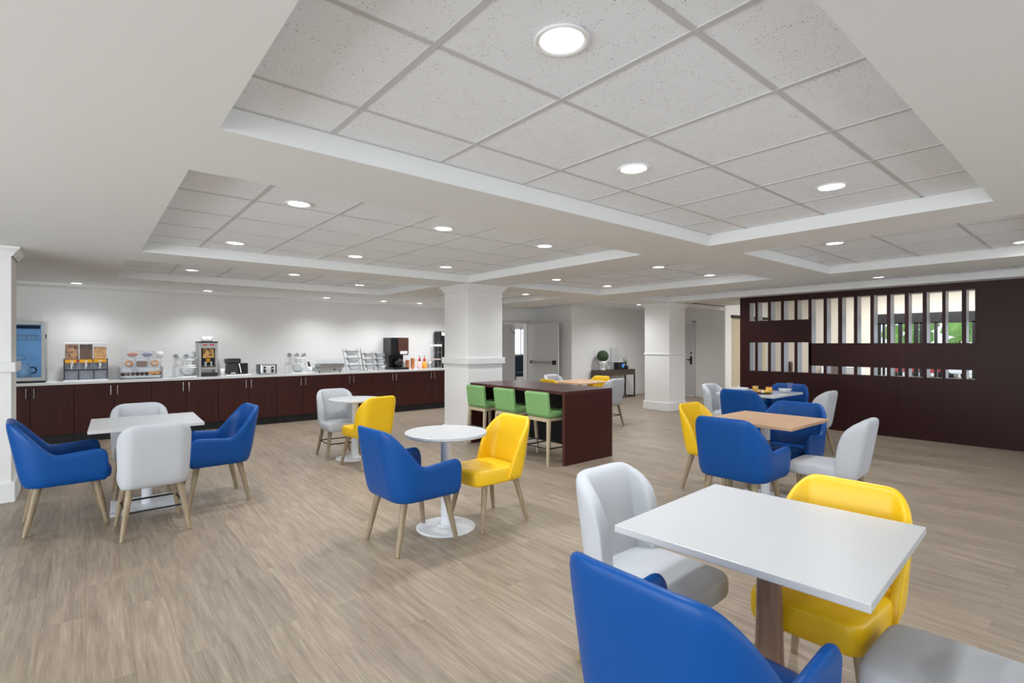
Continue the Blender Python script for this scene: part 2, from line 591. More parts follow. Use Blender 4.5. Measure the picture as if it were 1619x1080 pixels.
# ------------------------------------------------------------------ ceiling lights
def make_lamp():
    t = thing('ceiling_light', '', 'ceiling light')
    MB().lathe([(.074, 0), (.095, -.001), (.095, -.007), (.086, -.010), (.074, -.004)], n=28).done('trim_ring', 'lamptrim', t, smooth=True)
    MB().lathe([(0, -.003), (.04, -.003), (.076, -.001)], n=28).done('lens', 'lens', t, smooth=True)
    return t
lamp0 = None
lamp_light = {}
def lamp(x, y, z, label, group, power=66, spot=150, blend=1.0, ldir=None):
    global lamp0
    if lamp0 is None:
        lamp0 = make_lamp()
        t = lamp0
        t.location = (x, y, z - .001)
        t['label'] = label
        t['group'] = group
    else:
        t = dup(lamp0, label, (x, y, z - .001), 0, group)
    key = (power, spot)
    if key not in lamp_light:
        l = bpy.data.lights.new('downlight', 'SPOT')
        l.energy = power * LAMP_POWER
        l.spot_size = R(spot)
        l.spot_blend = blend
        l.shadow_soft_size = .07
        l.color = (.935, .972, 1)
        lamp_light[key] = l
    o = bpy.data.objects.new('downlight', lamp_light[key])
    C.objects.link(o)
    o.location = (x, y, z - .03)
    return t
G1, G2, G3, G4, G5, G6, G7 = ('recessed lights in the large nearest tray', 'recessed lights in the left middle tray', 'recessed lights in the left far tray',
    'recessed lights in the centre far tray', 'recessed lights in the right tray', 'recessed lights above the slatted screen', 'recessed lights at the far end')
LMP = [
 (1.24, 1.22, TH, 'largest round recessed ceiling light, nearest the camera', G1),
 (2.47, 1.84, TH, 'round recessed light in the middle of the large front tray', G1),
 (3.75, 1.22, TH, 'round recessed light near the right end of the large front tray', G1),
 (1.20, 3.88, TH, 'recessed light at front left of the second ceiling tray', G2),
 (2.45, 3.88, TH, 'recessed light at front centre of the second ceiling tray', G2),
 (3.70, 3.89, TH, 'recessed light at front right of the second ceiling tray', G2),
 (1.17, 5.80, TH, 'recessed light at rear left of the second ceiling tray', G2),
 (2.43, 5.77, TH, 'recessed light at rear centre of the second ceiling tray', G2),
 (3.69, 5.79, TH, 'recessed light at rear right of the second tray, over the white column', G2),
 (1.13, 8.30, TH, 'recessed light at left of the narrow far tray by the counter', G3),
 (2.37, 7.86, TH, 'recessed light at centre of the narrow far tray by the counter', G3),
 (3.65, 8.50, TH, 'recessed light at right of the narrow far tray by the counter', G3),
 (5.87, 3.97, TH, 'recessed light at front left of the centre far tray', G4),
 (7.15, 3.95, TH, 'recessed light at front right of the centre far tray', G4),
 (5.76, 5.79, TH, 'recessed light at rear left of the centre far tray', G4),
 (7.08, 5.84, TH, 'recessed light at rear right of the centre far tray', G4),
 (5.86, 1.88, TH, 'recessed light in the tray right of the large front tray', G5),
 (7.25, 0.63, TH, 'recessed light cut by the right edge of the photo', G5),
 (9.23, 4.93, TH, 'recessed light above the left end of the slatted screen', G6),
 (9.34, 2.40, TH, 'recessed light above the middle of the slatted screen', G6),
 (9.07, 7.41, TH, 'recessed light left of the far column by the passage', G7),
 (11.1, 8.10, TH, 'recessed light in front of the console table wall', G7),
 (6.95, 7.87, TH, 'recessed light just right of the near white column', G7)]
for x, y, z, lb, g in LMP:
    lamp(x, y, z, lb, g, *((110, 160) if g == G7 else ()))
for x, lb in ((-.107, 'leftmost wall-washing light above the cereal dispenser'), (1.617, 'wall-washing light above the hot drink machine'),
              (3.667, 'wall-washing light above the chafing dish'), (4.889, 'wall-washing light above the bowl stands'), (5.753, 'wall-washing light above the orange cup stacks'),
              (6.55, 'wall-washing light above the tall black dispenser')):
    lamp(x, 10.12, BH, lb, 'wall-washing lights above the breakfast counter', power=62, spot=140)
for x, y in ((1.24, -1.6), (3.7, -1.6), (6.3, -1.6)):   # lamps of the trays behind the camera
    lamp(x, y, TH, 'round recessed ceiling light out of frame', 'recessed lights behind the camera')

# ------------------------------------------------------------------ dark slatted screen
SL = [(4.76, 4.65), (4.6, 4.4), (4.35, 4.16), (4.11, 3.92), (3.87, 3.68), (3.63, 3.43), (3.38, 3.2), (3.14, 2.96), (2.91, 2.72), (2.67, 2.49),
      (2.44, 2.25), (2.2, 2.02), (1.97, 1.78), (1.74, 1.55), (1.5, 1.4)]
s_ = XW / 10.15
SL = [(a * s_, b * s_) for a, b in SL]
x0, x1 = XW + .05, XW + .27
XS0, XS1 = XW, XW + .2
t = thing('slatted_screen', 'dark espresso wood partition with rows of vertical slots, right side', 'partition', (XW, 2.2, 0))
def HS(z):
    return 1.5 + (z - 1.5) * s_
zt1, zb1 = HS(2.325), HS(1.96)
zl1, zl0 = HS(1.537), HS(.975)
zr1 = HS(1.52)
zm = HS(1.112)
m = MB()
YE = 4.95 * s_
def sb(ya, yb, za, zb, i=0):
    zb = min(zb, BH - .003)
    m.mi(i).box(0, .2, ya - 2.2, yb - 2.2, za, zb)
sb(SL[0][0], YE, 0, BH)
sb(-1.5, SL[-1][1], 0, BH)
sb(SL[-1][1], SL[0][0], 0, zl0)
sb(SL[-1][1], SL[0][0], zt1, BH)
sb(SL[4][1], SL[0][0], zl1, zb1)
sb(SL[-1][1], SL[4][1], zm, zr1)
for k in range(14):
    a, b = SL[k][1], SL[k + 1][0]
    if k < 4:
        sb(b, a, zl0, zl1)
        sb(b, a, zb1, zt1)
    elif k == 4:
        sb(b, a, zl0, zt1)
    else:
        sb(b, a, zl0, zm)
        sb(b, a, zr1, zt1)
m.done('panel', 'screen', t)
for k, (a, b) in enumerate(SL):
    for za, zb in (((zl0, zl1), (zb1, zt1)) if k < 5 else ((zl0, zm), (zr1, zt1))):
        MB().box(.012, .198, a - 2.2 - .004, a - 2.2 + .0005, za, zb).done('lit_jamb_face', 'litjamb', t)  # thin face added per slot for the lobby-lit side
m = MB()
for y in (3.66, 1.39, -.3):
    m.box(-.002, .001, y * s_ - 2.2 - .002, y * s_ - 2.2 + .002, 0, BH)
m.box(-.012, 0, -3.7, YE - 2.2, 0, .10)
m.done('skirting', 'screen', t)

# ------------------------------------------------------------------ lobby beyond
wall('wall_lobby_left', [(13.402, 13.75, 6.95, 7.05, 0, 3.1), (13.75, 16, 6.95, 7.05, 2.3, 3.1), (13.75, 16, 6.95, 7.05, 0, .3)], 'lobbyw')
m = MB()
z = .38
while z < 2.2:
    m.box(13.8, 15.9, 6.97, 6.985, z, z + .045)
    z += .052
m.box(13.78, 15.92, 6.985, 6.99, .3, 2.3)
tag(m.done('window_blind', 'blind'), 'beige horizontal slat blind beside the left end of the screen', 'blind')
MB().box(13.72, 15.95, 6.90, 6.96, 2.24, 2.31).done('blind_rail', 'blackmetal')
tag(bpy.data.objects['blind_rail'], 'dark rail above the beige slat blind', 'rail')
wall('wall_lobby_back', [(16, 16.1, 4.19, 7.05, 0, 3.1), (16, 16.1, -3.6, 4.19, 2.29, 3.1)], 'beige')
m = MB()
m.box(16, 16.08, -3.6, 4.19, 2.02, 2.29)
ym = 4.19
k = 0
for y, w in [(a, a - b) for a, b in ((4.19, 4.06), (4.02, 3.97), (3.91, 3.76), (3.68, 3.60), (3.36, 3.27), (3.24, 3.04), (2.96, 2.90), (2.26, 2.14), (1.2, 1.03), (.4, .3), (-.6, -.7))]:
    m.box(16, 16.08, y - w, y, 0, 2.05)
m.box(16, 16.08, -3.6, 4.19, 0, .12)
m.done('window_frame', 'blackmetal')
struct(bpy.data.objects['window_frame'], 'black storefront framing seen through the slots')
bpy.data.objects['window_frame'].name = 'window_1'
m = MB().box(16.03, 16.035, -3.5, 4.1, .1, 2.05)
struct(m.done('window_2', 'glass'))
# outside the storefront
m = MB().box(16.1, 60, -30, 40, -.12, -.02)
struct(m.done('floor', 'pave'), 'pale paving outside the storefront')
t = thing('tree', 'leafy green tree outside the storefront windows', 'tree', (35, 5.4, 0))
MB().rod((0, 0, 0), (0, .1, 2.2), .14, .09).done('trunk', 'bark', t)
m = MB()
rnd = random.Random(5)
for k in range(70):
    m.ball((rnd.uniform(-1.6, 1.6), rnd.uniform(-3.6, 3.0), rnd.uniform(1.6, 4.6)), rnd.uniform(.28, .6), 1, .25, seed=k)
m.done('foliage', 'tree_leaf', t)
def car(x, y, mt_, label):
    t = thing('parked_car', label, 'car', (x, y, 0))
    MB().box(-2.0, 2.0, -.82, .82, .3, .85).done('body', mt_, t, bevel=.12)
    MB().box(-1.2, 1.1, -.72, .72, .86, 1.38).done('cabin', 'blackgloss', t, bevel=.2)
    for xx in (-1.3, 1.3):
        for yy in (-.78, .78):
            MB().rod((xx, yy - .1, .32), (xx, yy + .1, .32), .32, n=20).done('wheel', 'blackgloss', t)
car(29, 5.65, 'carred', 'red parked car outside, seen through the lower slots')
car(29, 3.75, 'china', 'white parked car outside, right of the red one')
def lobby_chair(x, y, rz, label):
    t = thing('lounge_chair', label, 'chair', (x, y, 0), rz, 'brown lounge chairs in the lobby')
    MB().box(-.3, .3, -.28, .3, .30, .45).done('seat', 'brown', t, bevel=.04)
    MB().box(-.3, .3, -.36, -.26, .30, 1.08).done('backrest', 'brown', t, bevel=.05)
    for sx in (-.25, .25):
        for sy in (-.28, .25):
            MB().rod((sx, sy, .3), (sx, sy, 0), .02, .015).done('leg', 'blackmetal', t)
lobby_chair(13.7, 5.05, R(200), 'brown lounge chair seen through the fourth lower slot')
lobby_chair(13.6, 4.1, R(160), 'brown lounge chair seen through the fifth lower slot')
t = thing('wall_heater', 'low white wall heater seen through the lower slots', 'heater', (15.9, 4.9, 0))
MB().box(-.1, .1, -.5, .5, .4, .95).done('casing', 'whitemetal', t, bevel=.01)
m = MB()
for k in range(6):
    m.box(-.105, -.1, -.42, .42, .62 + k * .045, .64 + k * .045)
m.done('vent_slats', 'wire', t)

# ------------------------------------------------------------------ back room behind the double door
wall('wall_back_room', [(7.0, 14.5, 14.4, 14.5, 0, 1.1), (7.0, 14.5, 14.4, 14.5, 2.1, 2.7), (7.0, 11.4, 14.4, 14.5, 1.1, 2.1), (13.6, 14.5, 14.4, 14.5, 1.1, 2.1), (7.0, 7.1, YW, 14.4, 0, 2.7), (14.4, 14.5, 9.5, 14.4, 0, 2.7)])
MB().box(7, 14.5, YW + .1, 14.5, 2.6, 2.65).done('ceiling', 'ceil')
struct(bpy.data.objects[[o.name for o in C.objects if o.name.startswith('ceiling.')][-1]])
m = MB()
m.box(11.4, 13.6, 14.42, 14.46, 1.1, 1.14)
m.box(11.4, 13.6, 14.42, 14.46, 2.06, 2.1)
m.box(12.48, 12.52, 14.42, 14.46, 1.1, 2.1)
struct(m.done('window_3', 'trimw'))
# door frame + leaves
m = MB()
m.box(DX0 - .05, DX0 + .012, YW - .03, YW + .14, 0, DH)
m.box(DX1 - .012, DX1 + .05, YW - .03, YW + .14, 0, DH)
m.box(DX0 - .05, DX1 + .05, YW - .03, YW + .14, DH - .012, DH + .05)
struct(m.done('door_1', 'doorframe', bevel=.004), 'grey steel frame of the double door')
def leaf(name, hx, hy, ang, w, h, label, bar=True):
    t = thing(name, label, 'door', (hx, hy, 0), ang)
    MB().box(0, w, -.022, .022, .01, h).done('panel', 'door', t, bevel=.003)
    if bar:
        m = MB()
        m.box(.16, w - .14, -.085, -.045, .985, 1.035)
        m.done('push_bar', 'steel', t, bevel=.006)
        m = MB().box(w - .15, w - .07, -.10, -.022, .95, 1.07)
        m.box(.14, .20, -.09, -.022, .97, 1.05)
        m.done('latch_case', 'blackmetal', t, bevel=.01)
    else:
        m = MB().tube([(.72, -.03, h - .06), (.72, -.06, h - .22), (.86, -.1, h - .28), (.92, -.03, h - .28)], .012)
        m.done('closer_arm', 'steel', t)
    return t
leaf('open_door', DX1 + .01, YW - .06, R(-88), 1.16, 2.09, 'grey door leaf with black push bar standing open against the wall')
leaf('open_door', DX0 + .09, YW + .14, R(6), .93, 2.09, 'grey door leaf with closer arm behind the near white column', False)
# passage door
m = MB()
m.box(13.36, 13.5, D2a - .06, D2a + .01, 0, 2.14)
m.box(13.36, 13.5, D2b - .01, D2b + .06, 0, 2.14)
m.box(13.36, 13.5, D2a - .06, D2b + .06, 2.12, 2.18)
struct(m.done('door_2', 'doorframe'), 'grey frame of the closed passage door')
t = thing('closed_door', 'grey closed door with lever handle right of the far column', 'door', (13.42, 0, 0))
MB().box(0, .04, D2a + .012, D2b - .012, .01, 2.115).done('panel', 'door', t)
m = MB()
m.box(-.03, 0, D2a + .05, D2a + .1, .92, 1.16)
m.rod((-.05, D2a + .075, 1.06), (-.05, D2a + .2, 1.06), .011)
m.rod((-.05, D2a + .075, 1.06), (0, D2a + .075, 1.06), .011)
m.rod((-.02, D2a + .075, 1.25), (0, D2a + .075, 1.25), .022)
m.done('lever_handle', 'blackmetal', t)
t = thing('bench_seat', 'dark navy high-backed bench seen through the open doorway', 'bench', (11.0, 13.3, 0))
MB().box(-.9, .9, .1, .25, .5, 1.12).done('backrest', 'navy', t, bevel=.03)
MB().box(-.9, .9, -.4, .15, .42, .56).done('seat', 'navy', t, bevel=.03)
for x in (-.8, 0, .8):
    for y in (-.33, .18):
        MB().rod((x, y, .44), (x, y, 0), .02).done('leg', 'blackmetal', t)

# ------------------------------------------------------------------ chairs
def upath(w, yb, yf, r, n=8, na=7):
    pts = []
    hw = w / 2
    for k in range(n):
        y = yf + (yb + r - yf) * k / n
        pts.append((hw, y, 1, 0))
    for k in range(na + 1):
        a = PI / 2 * k / na
        pts.append((hw - r + r * math.cos(a), yb + r - r * math.sin(a), math.cos(a), -math.sin(a)))
    nb = 4
    for k in range(1, nb):
        pts.append(((hw - r) * (1 - k / nb), yb, 0, -1))
    pts.append((0, yb, 0, -1))
    left = [(-x, y, -nx, ny) for x, y, nx, ny in pts[:-1]][::-1]
    pts = pts + left
    d = [0]
    for p, q in zip(pts, pts[1:]):
        d.append(d[-1] + math.hypot(p[0] - q[0], p[1] - q[1]))
    return pts, d
def smooth(t):
    t = max(0, min(1, t))
    return t * t * (3 - 2 * t)
def shell(w, yb, yf, r, zb, ztop, t, lean, flare, name, mt, parent, n=8, inb=.0, bow=0.0):
    pts, d = upath(w, yb, yf, r, n)
    D = d[-1]
    m = MB()
    rings = []
    for (x, y, nx, ny), s in zip(pts, d):
        u = min(s, D - s)
        zt = ztop(u)
        ring = []
        H = max(zt - zb, .02)
        def pt(z, off):
            zz = z - zb
            bx = nx * flare * zz
            by = ny * lean * zz
            y_ = y + by + ny * off
            x_ = x + bx + nx * off
            y_ += bow * (x * x) / (w * w / 4) * 0
            return (x_, y_, z)
        ring.append(pt(zb, -t * .5))
        ring.append(pt(zb, -.022))
        ring.append(pt(zb + min(.03, H * .3), -.003))
        for f in (.3, .55, .78):
            ring.append(pt(zb + H * f, 0))
        ring.append(pt(zt - min(.022, H * .15), 0))
        ring.append(pt(zt, -t * .25))
        ring.append(pt(zt, -t * .75))
        ring.append(pt(zt - min(.022, H * .15), -t))
        for f in (.78, .55, .3):
            ring.append(pt(zb + H * f, -t))
        ring.append(pt(zb + min(.03, H * .3), -t))
        rings.append([m.b.verts.new(p) for p in ring])
    L = len(rings[0])
    for a, b in zip(rings, rings[1:]):
        for k in range(L):
            m.face([a[k], a[(k + 1) % L], b[(k + 1) % L], b[k]])
    m.face(rings[0][::-1])
    m.face(rings[-1])
    return m.done(name, mt, parent, smooth=True, sub=1)
def cushion(x, yb, yf, z0, z1, name, mt, parent, taper=.02, crown=.012, rb=.035):
    m = MB()
    n = 6
    prev = None
    lv = [(z0, -rb), (z0 + .006, -.006), (z0 + .03, 0), (z1 - .03, 0), (z1 - .010, -.006), (z1, -rb * .8), (z1 + crown * .7, -.10), (z1 + crown, -.17)]
    cyc = (yb + yf) / 2
    hy = (yf - yb) / 2
    for z, off in lv:
        ring = []
        for k in range(28):
            a = 2 * PI * k / 28
            ca, sa = math.cos(a), math.sin(a)
            e = .135
            fx = math.copysign(abs(ca) ** (2 * e), ca)
            fy = math.copysign(abs(sa) ** (2 * e), sa)
            hx_ = x - taper * (fy > 0) * abs(fy)
            ring.append(m.b.verts.new((fx * max(.02, hx_ + off), cyc + fy * max(.02, hy + off), z)))
        if prev:
            for k in range(28):
                m.face([prev[k], prev[(k + 1) % 28], ring[(k + 1) % 28], ring[k]])
        else:
            m.face(ring[::-1])
        prev = ring
    m.face(prev)
    return m.done(name, mt, parent, smooth=True, sub=1)
def legs(parent, tx, ty0, ty1, bx, by0, by1, zt, r0=.026, r1=.0155, mt='leg'):
    for sx in (-1, 1):
        for a, b in ((ty0, by0), (ty1, by1)):
            m = MB().rod((sx * tx, a, zt), (sx * bx, b, 0), r0, r1, n=16)
            m.done('leg', mt, parent, smooth=False, bevel=.003)
def make_arm():
    t = thing('armchair', '', 'armchair')
    def zt(u):
        z = .650 - .032 * min(1, u / .36)
        z += (.895 - .618) * smooth((u - .335) / .25) ** .82
        if u < .06:
            z -= .05 * (1 - u / .06) ** 2
        return z
    shell(.60, -.285, .25, .15, .372, zt, .045, .17, .06, 'shell', 'blue', t, n=11)
    cushion(.238, -.2, .285, .37, .475, 'seat', 'blue', t, taper=.0)
    legs(t, .19, -.18, .17, .235, -.262, .245, .385, .028, .0165)
    return t
def make_side(col, stretch):
    t = thing('dining_chair', '', 'chair')
    def zt(u):
        q = max(0, min(1, u / .25))
        return .46 + (.885 - .46) * (1 - (1 - q) ** 2.7) ** (1 / 2.1)
    if col == 'yellow':
        def zt(u):
            q = max(0, min(1, u / .25))
            return .40 + (.875 - .40) * (.25 * smooth(q) + .75 * (1 - (1 - q) ** 1.7) ** (1 / 1.15))
    if col == 'yellow':
        shell(.47, -.235, -.035, .085, .37, zt, .04, .20, .07, 'backrest', col, t, n=7)
        cushion(.222, -.2, .295, .36, .487, 'seat', col, t, taper=.012, rb=.016, crown=.008)
    else:
        shell(.46, -.235, -.085, .085, .375, zt, .078, .17, .045, 'backrest', col, t, n=4)
        cushion(.228, -.2, .295, .365, .475, 'seat', col, t, taper=.008, rb=.026)
    if col == 'grey':
        legs(t, .165, -.165, .165, .222, -.245, .232, .375)
        if stretch:
            m = MB()
            q = .2 / .375
            def lp(sx, sy):
                a = (.165, -.165) if sy < 0 else (.165, .165)
                b = (.222, -.245) if sy < 0 else (.222, .232)
                return (sx * (b[0] + (a[0] - b[0]) * q), b[1] + (a[1] - b[1]) * q, .2)
            for p, r_ in ((lp(-1, -1), lp(1, -1)), (lp(-1, 1), lp(1, 1)), (lp(-1, -1), lp(-1, 1)), (lp(1, -1), lp(1, 1))):
                p, r_ = Vector(p), Vector(r_)
                m.rod(p, r_, .008, n=8)
            m.done('stretcher', 'blackmetal', t)
    else:
        legs(t, .165, -.165, .165, .225, -.25, .235, .375)
    return t
proto = {}
def place(kind, x, y, rz, label, group, z=0):
    if kind not in proto:
        proto[kind] = {'arm': make_arm, 'yel': lambda: make_side('yellow', False), 'gry': lambda: make_side('grey', True), 'gry0': lambda: make_side('grey', False)}[kind]()
        t = proto[kind]
        t.location = (x, y, z)
        t.rotation_euler = (0, 0, R(rz))
        t['label'] = label
        t['group'] = group
        return t
    return dup(proto[kind], label, (x, y, z), R(rz), group)
GC = {'L': 'chairs at the left white table', 'R2': 'chairs at the far round table', 'R1': 'chairs at the near round table', 'F': 'chairs at the foreground table',
      'W': 'chairs at the oak table', 'MT': 'chairs at the marble table', 'FW': 'chairs at the oak table behind the high table'}
CH = [
 ('arm', -.12, 5.70, -86, 'blue vinyl armchair at far left, side-on to the white table', 'L'),
 ('gry', .42, 5.10, 2, 'light grey chair, back to the camera, at the left white table', 'L'),
 ('arm', .95, 5.66, 92, 'blue vinyl armchair on the right side of the left white table', 'L'),
 ('gry', .43, 6.36, 180, 'light grey chair on the counter side of the left white table', 'L'),
 ('gry', 2.62, 6.77, 176, 'light grey chair behind the farther round table', 'R2'),
 ('yel', 2.69, 6.02, 8, 'yellow vinyl chair, back to the camera, at the farther round table', 'R2'),
 ('arm', 1.93, 3.50, -88, 'blue vinyl armchair left of the nearer round table', 'R1'),
 ('yel', 2.63, 3.47, 92, 'yellow vinyl chair facing the camera at the nearer round table', 'R1'),
 ('gry0', 2.02, 1.41, 181, 'light grey chair at the left corner of the foreground table', 'F'),
 ('arm', 1.45, .83, -90, 'large blue armchair in the foreground, cut by the bottom edge', 'F'),
 ('yel', 2.40, .80, 90, 'yellow vinyl chair behind the foreground white table', 'F'),
 ('gry0', 2.11, .265, 0, 'grey chair at bottom right of which mainly the seat shows', 'F'),
 ('yel', 4.98, 2.68, 178, 'yellow chair at the left rear of the oak table', 'W'),
 ('arm', 4.38, 2.12, -90, 'blue armchair, back to the camera, at the oak table', 'W'),
 ('arm', 5.42, 2.18, 90, 'blue armchair on the screen side of the oak table', 'W'),
 ('gry0', 4.98, 1.62, 2, 'light grey chair at the right side of the oak table', 'W'),
 ('gry0', 7.58, 3.92, 180, 'light grey chair at the left of the set marble table', 'MT'),
 ('arm', 7.07, 3.32, -90, 'blue armchair in front of the set marble table', 'MT'),
 ('arm', 8.06, 3.30, 90, 'blue armchair between the marble table and the screen', 'MT'),
 ('gry0', 7.58, 2.75, 0, 'light grey chair right of the set marble table by the screen', 'MT'),
 ('gry', 7.38, 6.13, 0, 'grey chair just right of the dark high table end', 'FW'),
 ('yel', 7.60, 6.66, 90, 'yellow chair in front of the console table', 'FW'),
 ('yel', 6.66, 6.60, -90, 'small yellow chair top showing over the dark high table', 'FW'),
 ('gry', 7.36, 7.27, 180, 'grey chair top showing behind the small yellow chair', 'FW')]
for k, x, y, rz, lb, g in CH:
    place(k, x, y, rz, lb, GC[g])

# ------------------------------------------------------------------ tables
TT = .785
def ped(t, kind, basek):
    if kind == 'white':
        m = MB().lathe([(.042, .012), (.042, TT - .05), (.0, TT - .05)], n=24)
        m.done('pedestal', 'whitemetal', t, smooth=False)
    elif kind == 'band':
        MB().lathe([(.042, .012), (.042, .27), (0, .27)], n=24).done('pedestal', 'whitemetal', t)
        MB().lathe([(.043, .27), (.043, TT - .2), (0, TT - .2)], n=24).done('pedestal_sleeve', 'walnut', t)
        MB().lathe([(.042, TT - .2), (.042, TT - .04), (0, TT - .04)], n=24).done('pedestal_collar', 'whitemetal', t)
    else:
        MB().lathe([(.062, .012), (.052, .3), (.042, TT - .055), (0, TT - .055)], n=28).done('pedestal', 'walnut', t, smooth=False)
        MB().lathe([(.05, TT - .055), (.05, TT - .03), (0, TT - .03)], n=28).done('pedestal_collar', 'whitemetal', t)
    if basek == 'round':
        MB().lathe([(0, .016), (.05, .016), (.23, .012), (.242, .006), (.24, 0), (0, 0)], n=48).done('base', 'whitemetal', t)
        MB().lathe([(.044, .012), (.08, .018), (.044, .03)], n=24).done('base_collar', 'whitemetal', t)
    else:
        MB().box(-.27, .27, -.27, .27, 0, .016).done('base', 'whitemetal', t, bevel=.004)
    MB().box(-.16, .16, -.03, .03, TT - .045, TT - .028).box(-.03, .03, -.16, .16, TT - .045, TT - .028).done('bracket', 'whitemetal', t)
def sq_table(x, y, rz, sx, sy, top, pk, label, thick=.028):
    t = thing('square_table', label, 'table', (x, y, 0), R(rz))
    MB().box(-sx / 2, sx / 2, -sy / 2, sy / 2, TT - thick, TT).done('tabletop', top, t, bevel=.003)
    ped(t, pk, 'square')
    return t
def rd_table(x, y, r, label):
    t = thing('round_table', label, 'table', (x, y, 0))
    MB().lathe([(0, TT), (r - .004, TT), (r, TT - .004), (r, TT - .022), (r - .01, TT - .028), (0, TT - .028)], n=64).done('tabletop', 'whitetop', t)
    ped(t, 'white', 'round')
sq_table(.44, 5.87, -2, .83, .88, 'whitetop', 'band', 'square white pedestal table at left, between two blue armchairs')
sq_table(2.065, .89, 3.2, .87, .85, 'whitetop', 'cone', 'large square white table in the foreground with walnut pedestal')
sq_table(5.03, 2.205, 0, .86, .81, 'oak', 'band', 'square oak-topped table at right with white and walnut pedestal')
sq_table(7.70, 3.46, 0, 1.0, .83, 'marble', 'band', 'white marble-topped table set with breakfast by the screen')
sq_table(7.35, 6.73, 0, .88, .8, 'oak', 'band', 'oak-topped table behind the dark high table', .022)
rd_table(2.27, 3.56, .335, 'nearer round white pedestal table, between blue and yellow chairs')
rd_table(2.73, 6.50, .335, 'farther round white pedestal table near the counter')

# ------------------------------------------------------------------ high table and stools
t = thing('high_table', 'long dark mahogany high table with solid end panels', 'table', (4.97, 5.39, 0))
hx, hy = .455, 1.0
MB().box(-hx, hx, -hy, hy, .875, .915).done('tabletop', 'bartop', t)
MB().box(-hx, hx, -hy, -hy + .04, 0, .875).done('end_panel', 'dark', t)
MB().box(-hx, hx, hy - .04, hy, 0, .875).done('end_panel', 'dark', t)
MB().box(.08, .11, -hy + .04, hy - .04, .12, .875).done('centre_panel', 'black', t)
m = MB().box(-hx - .001, -hx, -hy, hy, .875, .915).box(-hx - .001, -hx, -hy, -hy + .04, 0, .875).box(-hx - .001, -hx, hy - .04, hy, 0, .875)
m.done('edge_banding', 'edge', t)
def make_stool():
    t = thing('bar_stool', '', 'stool')
    m = MB().box(-.21, .21, -.215, .2, .575, .655)
    m.done('seat', 'green', t, bevel=.025)
    m = MB().box(-.21, .21, -.03, .03, 0, .30, tilt=R(7), at=(0, -.2, .60))
    m.done('backrest', 'green', t, bevel=.02)
    for sx in (-1, 1):
        for yt, yb in ((-.2, -.245), (.17, .2)):
            m = MB()
            v0 = [m.b.verts.new((sx * .185 + a * .02, yt + b * .018, .575)) for a, b in ((-1, -1), (1, -1), (1, 1), (-1, 1))]
            v1 = [m.b.verts.new((sx * .215 + a * .012, yb + b * .012, 0)) for a, b in ((-1, -1), (1, -1), (1, 1), (-1, 1))]
            m.face(v0)
            m.face(v1[::-1])
            for k in range(4):
                m.face([v0[k], v0[(k + 1) % 4], v1[(k + 1) % 4], v1[k]])
            m.done('leg', 'legpale', t)
    m = MB().box(-.19, .19, -.222, -.185, .53, .575).box(-.19, .19, .15, .185, .54, .575)
    m.box(-.2, -.17, -.19, .16, .54, .575).box(.17, .2, -.19, .16, .54, .575)
    m.done('seat_rail', 'legpale', t)
    z = .2
    m = MB().tube([(-.205, -.23, z), (.205, -.23, z), (.205, .19, z), (-.205, .19, z)], .008, closed=True)
    z = .3
    m.tube([(-.2, -.225, z), (.2, -.225, z)], .007).tube([(-.2, .187, z), (.2, .187, z)], .007)
    m.done('footrest', 'blackmetal', t)
    return t
st0 = make_stool()
SG = 'green stools at the dark high table'
for k, (y, lb) in enumerate(((4.76, 'green bar stool nearest the open end of the high table'), (5.42, 'green bar stool in the middle of the three'), (6.08, 'green bar stool beside the white column'))):
    if k == 0:
        st0.location = (4.62 - .0, y, 0)
        st0.rotation_euler = (0, 0, R(-90))
        st0['label'] = lb
        st0['group'] = SG
    else:
        dup(st0, lb, (4.62, y, 0), R(-90), SG)

# ------------------------------------------------------------------ counter
CF, CH_ = 10.22, .93
UN = ['under the glass-door fridge', 'under the cereal dispenser', 'under the left mug rack', 'under the black waffle maker', 'under the right mug rack',
      'under the tiered bowl stands', 'under the black coffee machine', 'under the juice bottles, next to the column']
def make_unit():
    t = thing('base_cabinet', '', 'cabinet')
    w = .484
    MB().box(-.483, .483, .02, .55, .135, .888).done('carcass', 'dark', t)
    MB().box(-.483, .483, .09, .11, 0, .135).done('toe_kick', 'black', t)
    for sx in (-1, 1):
        a, b = (-.481, -.0025) if sx < 0 else (.0025, .481)
        d = MB().box(a, b, 0, .02, .14, .885).done('door', 'dark', t, bevel=.001)
        x = sx * .043
        m = MB().rod((x, -.03, .705), (x, -.03, .855), .0065, n=10)
        m.rod((x, -.03, .73), (x, 0, .73), .005, n=8).rod((x, -.03, .83), (x, 0, .83), .005, n=8)
        m.done('handle', 'chrome', d)
    return t
u0 = make_unit()
for k, lb in enumerate(UN):
    x = -.625 + .9686 * k
    L = 'dark mahogany two-door base cabinet ' + lb
    if k == 0:
        u0.location = (x, CF + .02, 0)
        u0['label'] = L
        u0['group'] = 'base cabinets of the breakfast counter'
    else:
        dup(u0, L, (x, CF + .02, 0), 0, 'base cabinets of the breakfast counter')
u = dup(u0, 'dark mahogany base cabinet hidden by the left column', (-.625 - .9686, CF + .02, 0), 0, 'base cabinets of the breakfast counter')
MB().box(-2.2, 6.75, CF, YW - .02, .89, CH_).done('countertop', 'quartz', bevel=.003)
tag(bpy.data.objects['countertop'], 'long white quartz worktop over the dark cabinets', 'countertop')

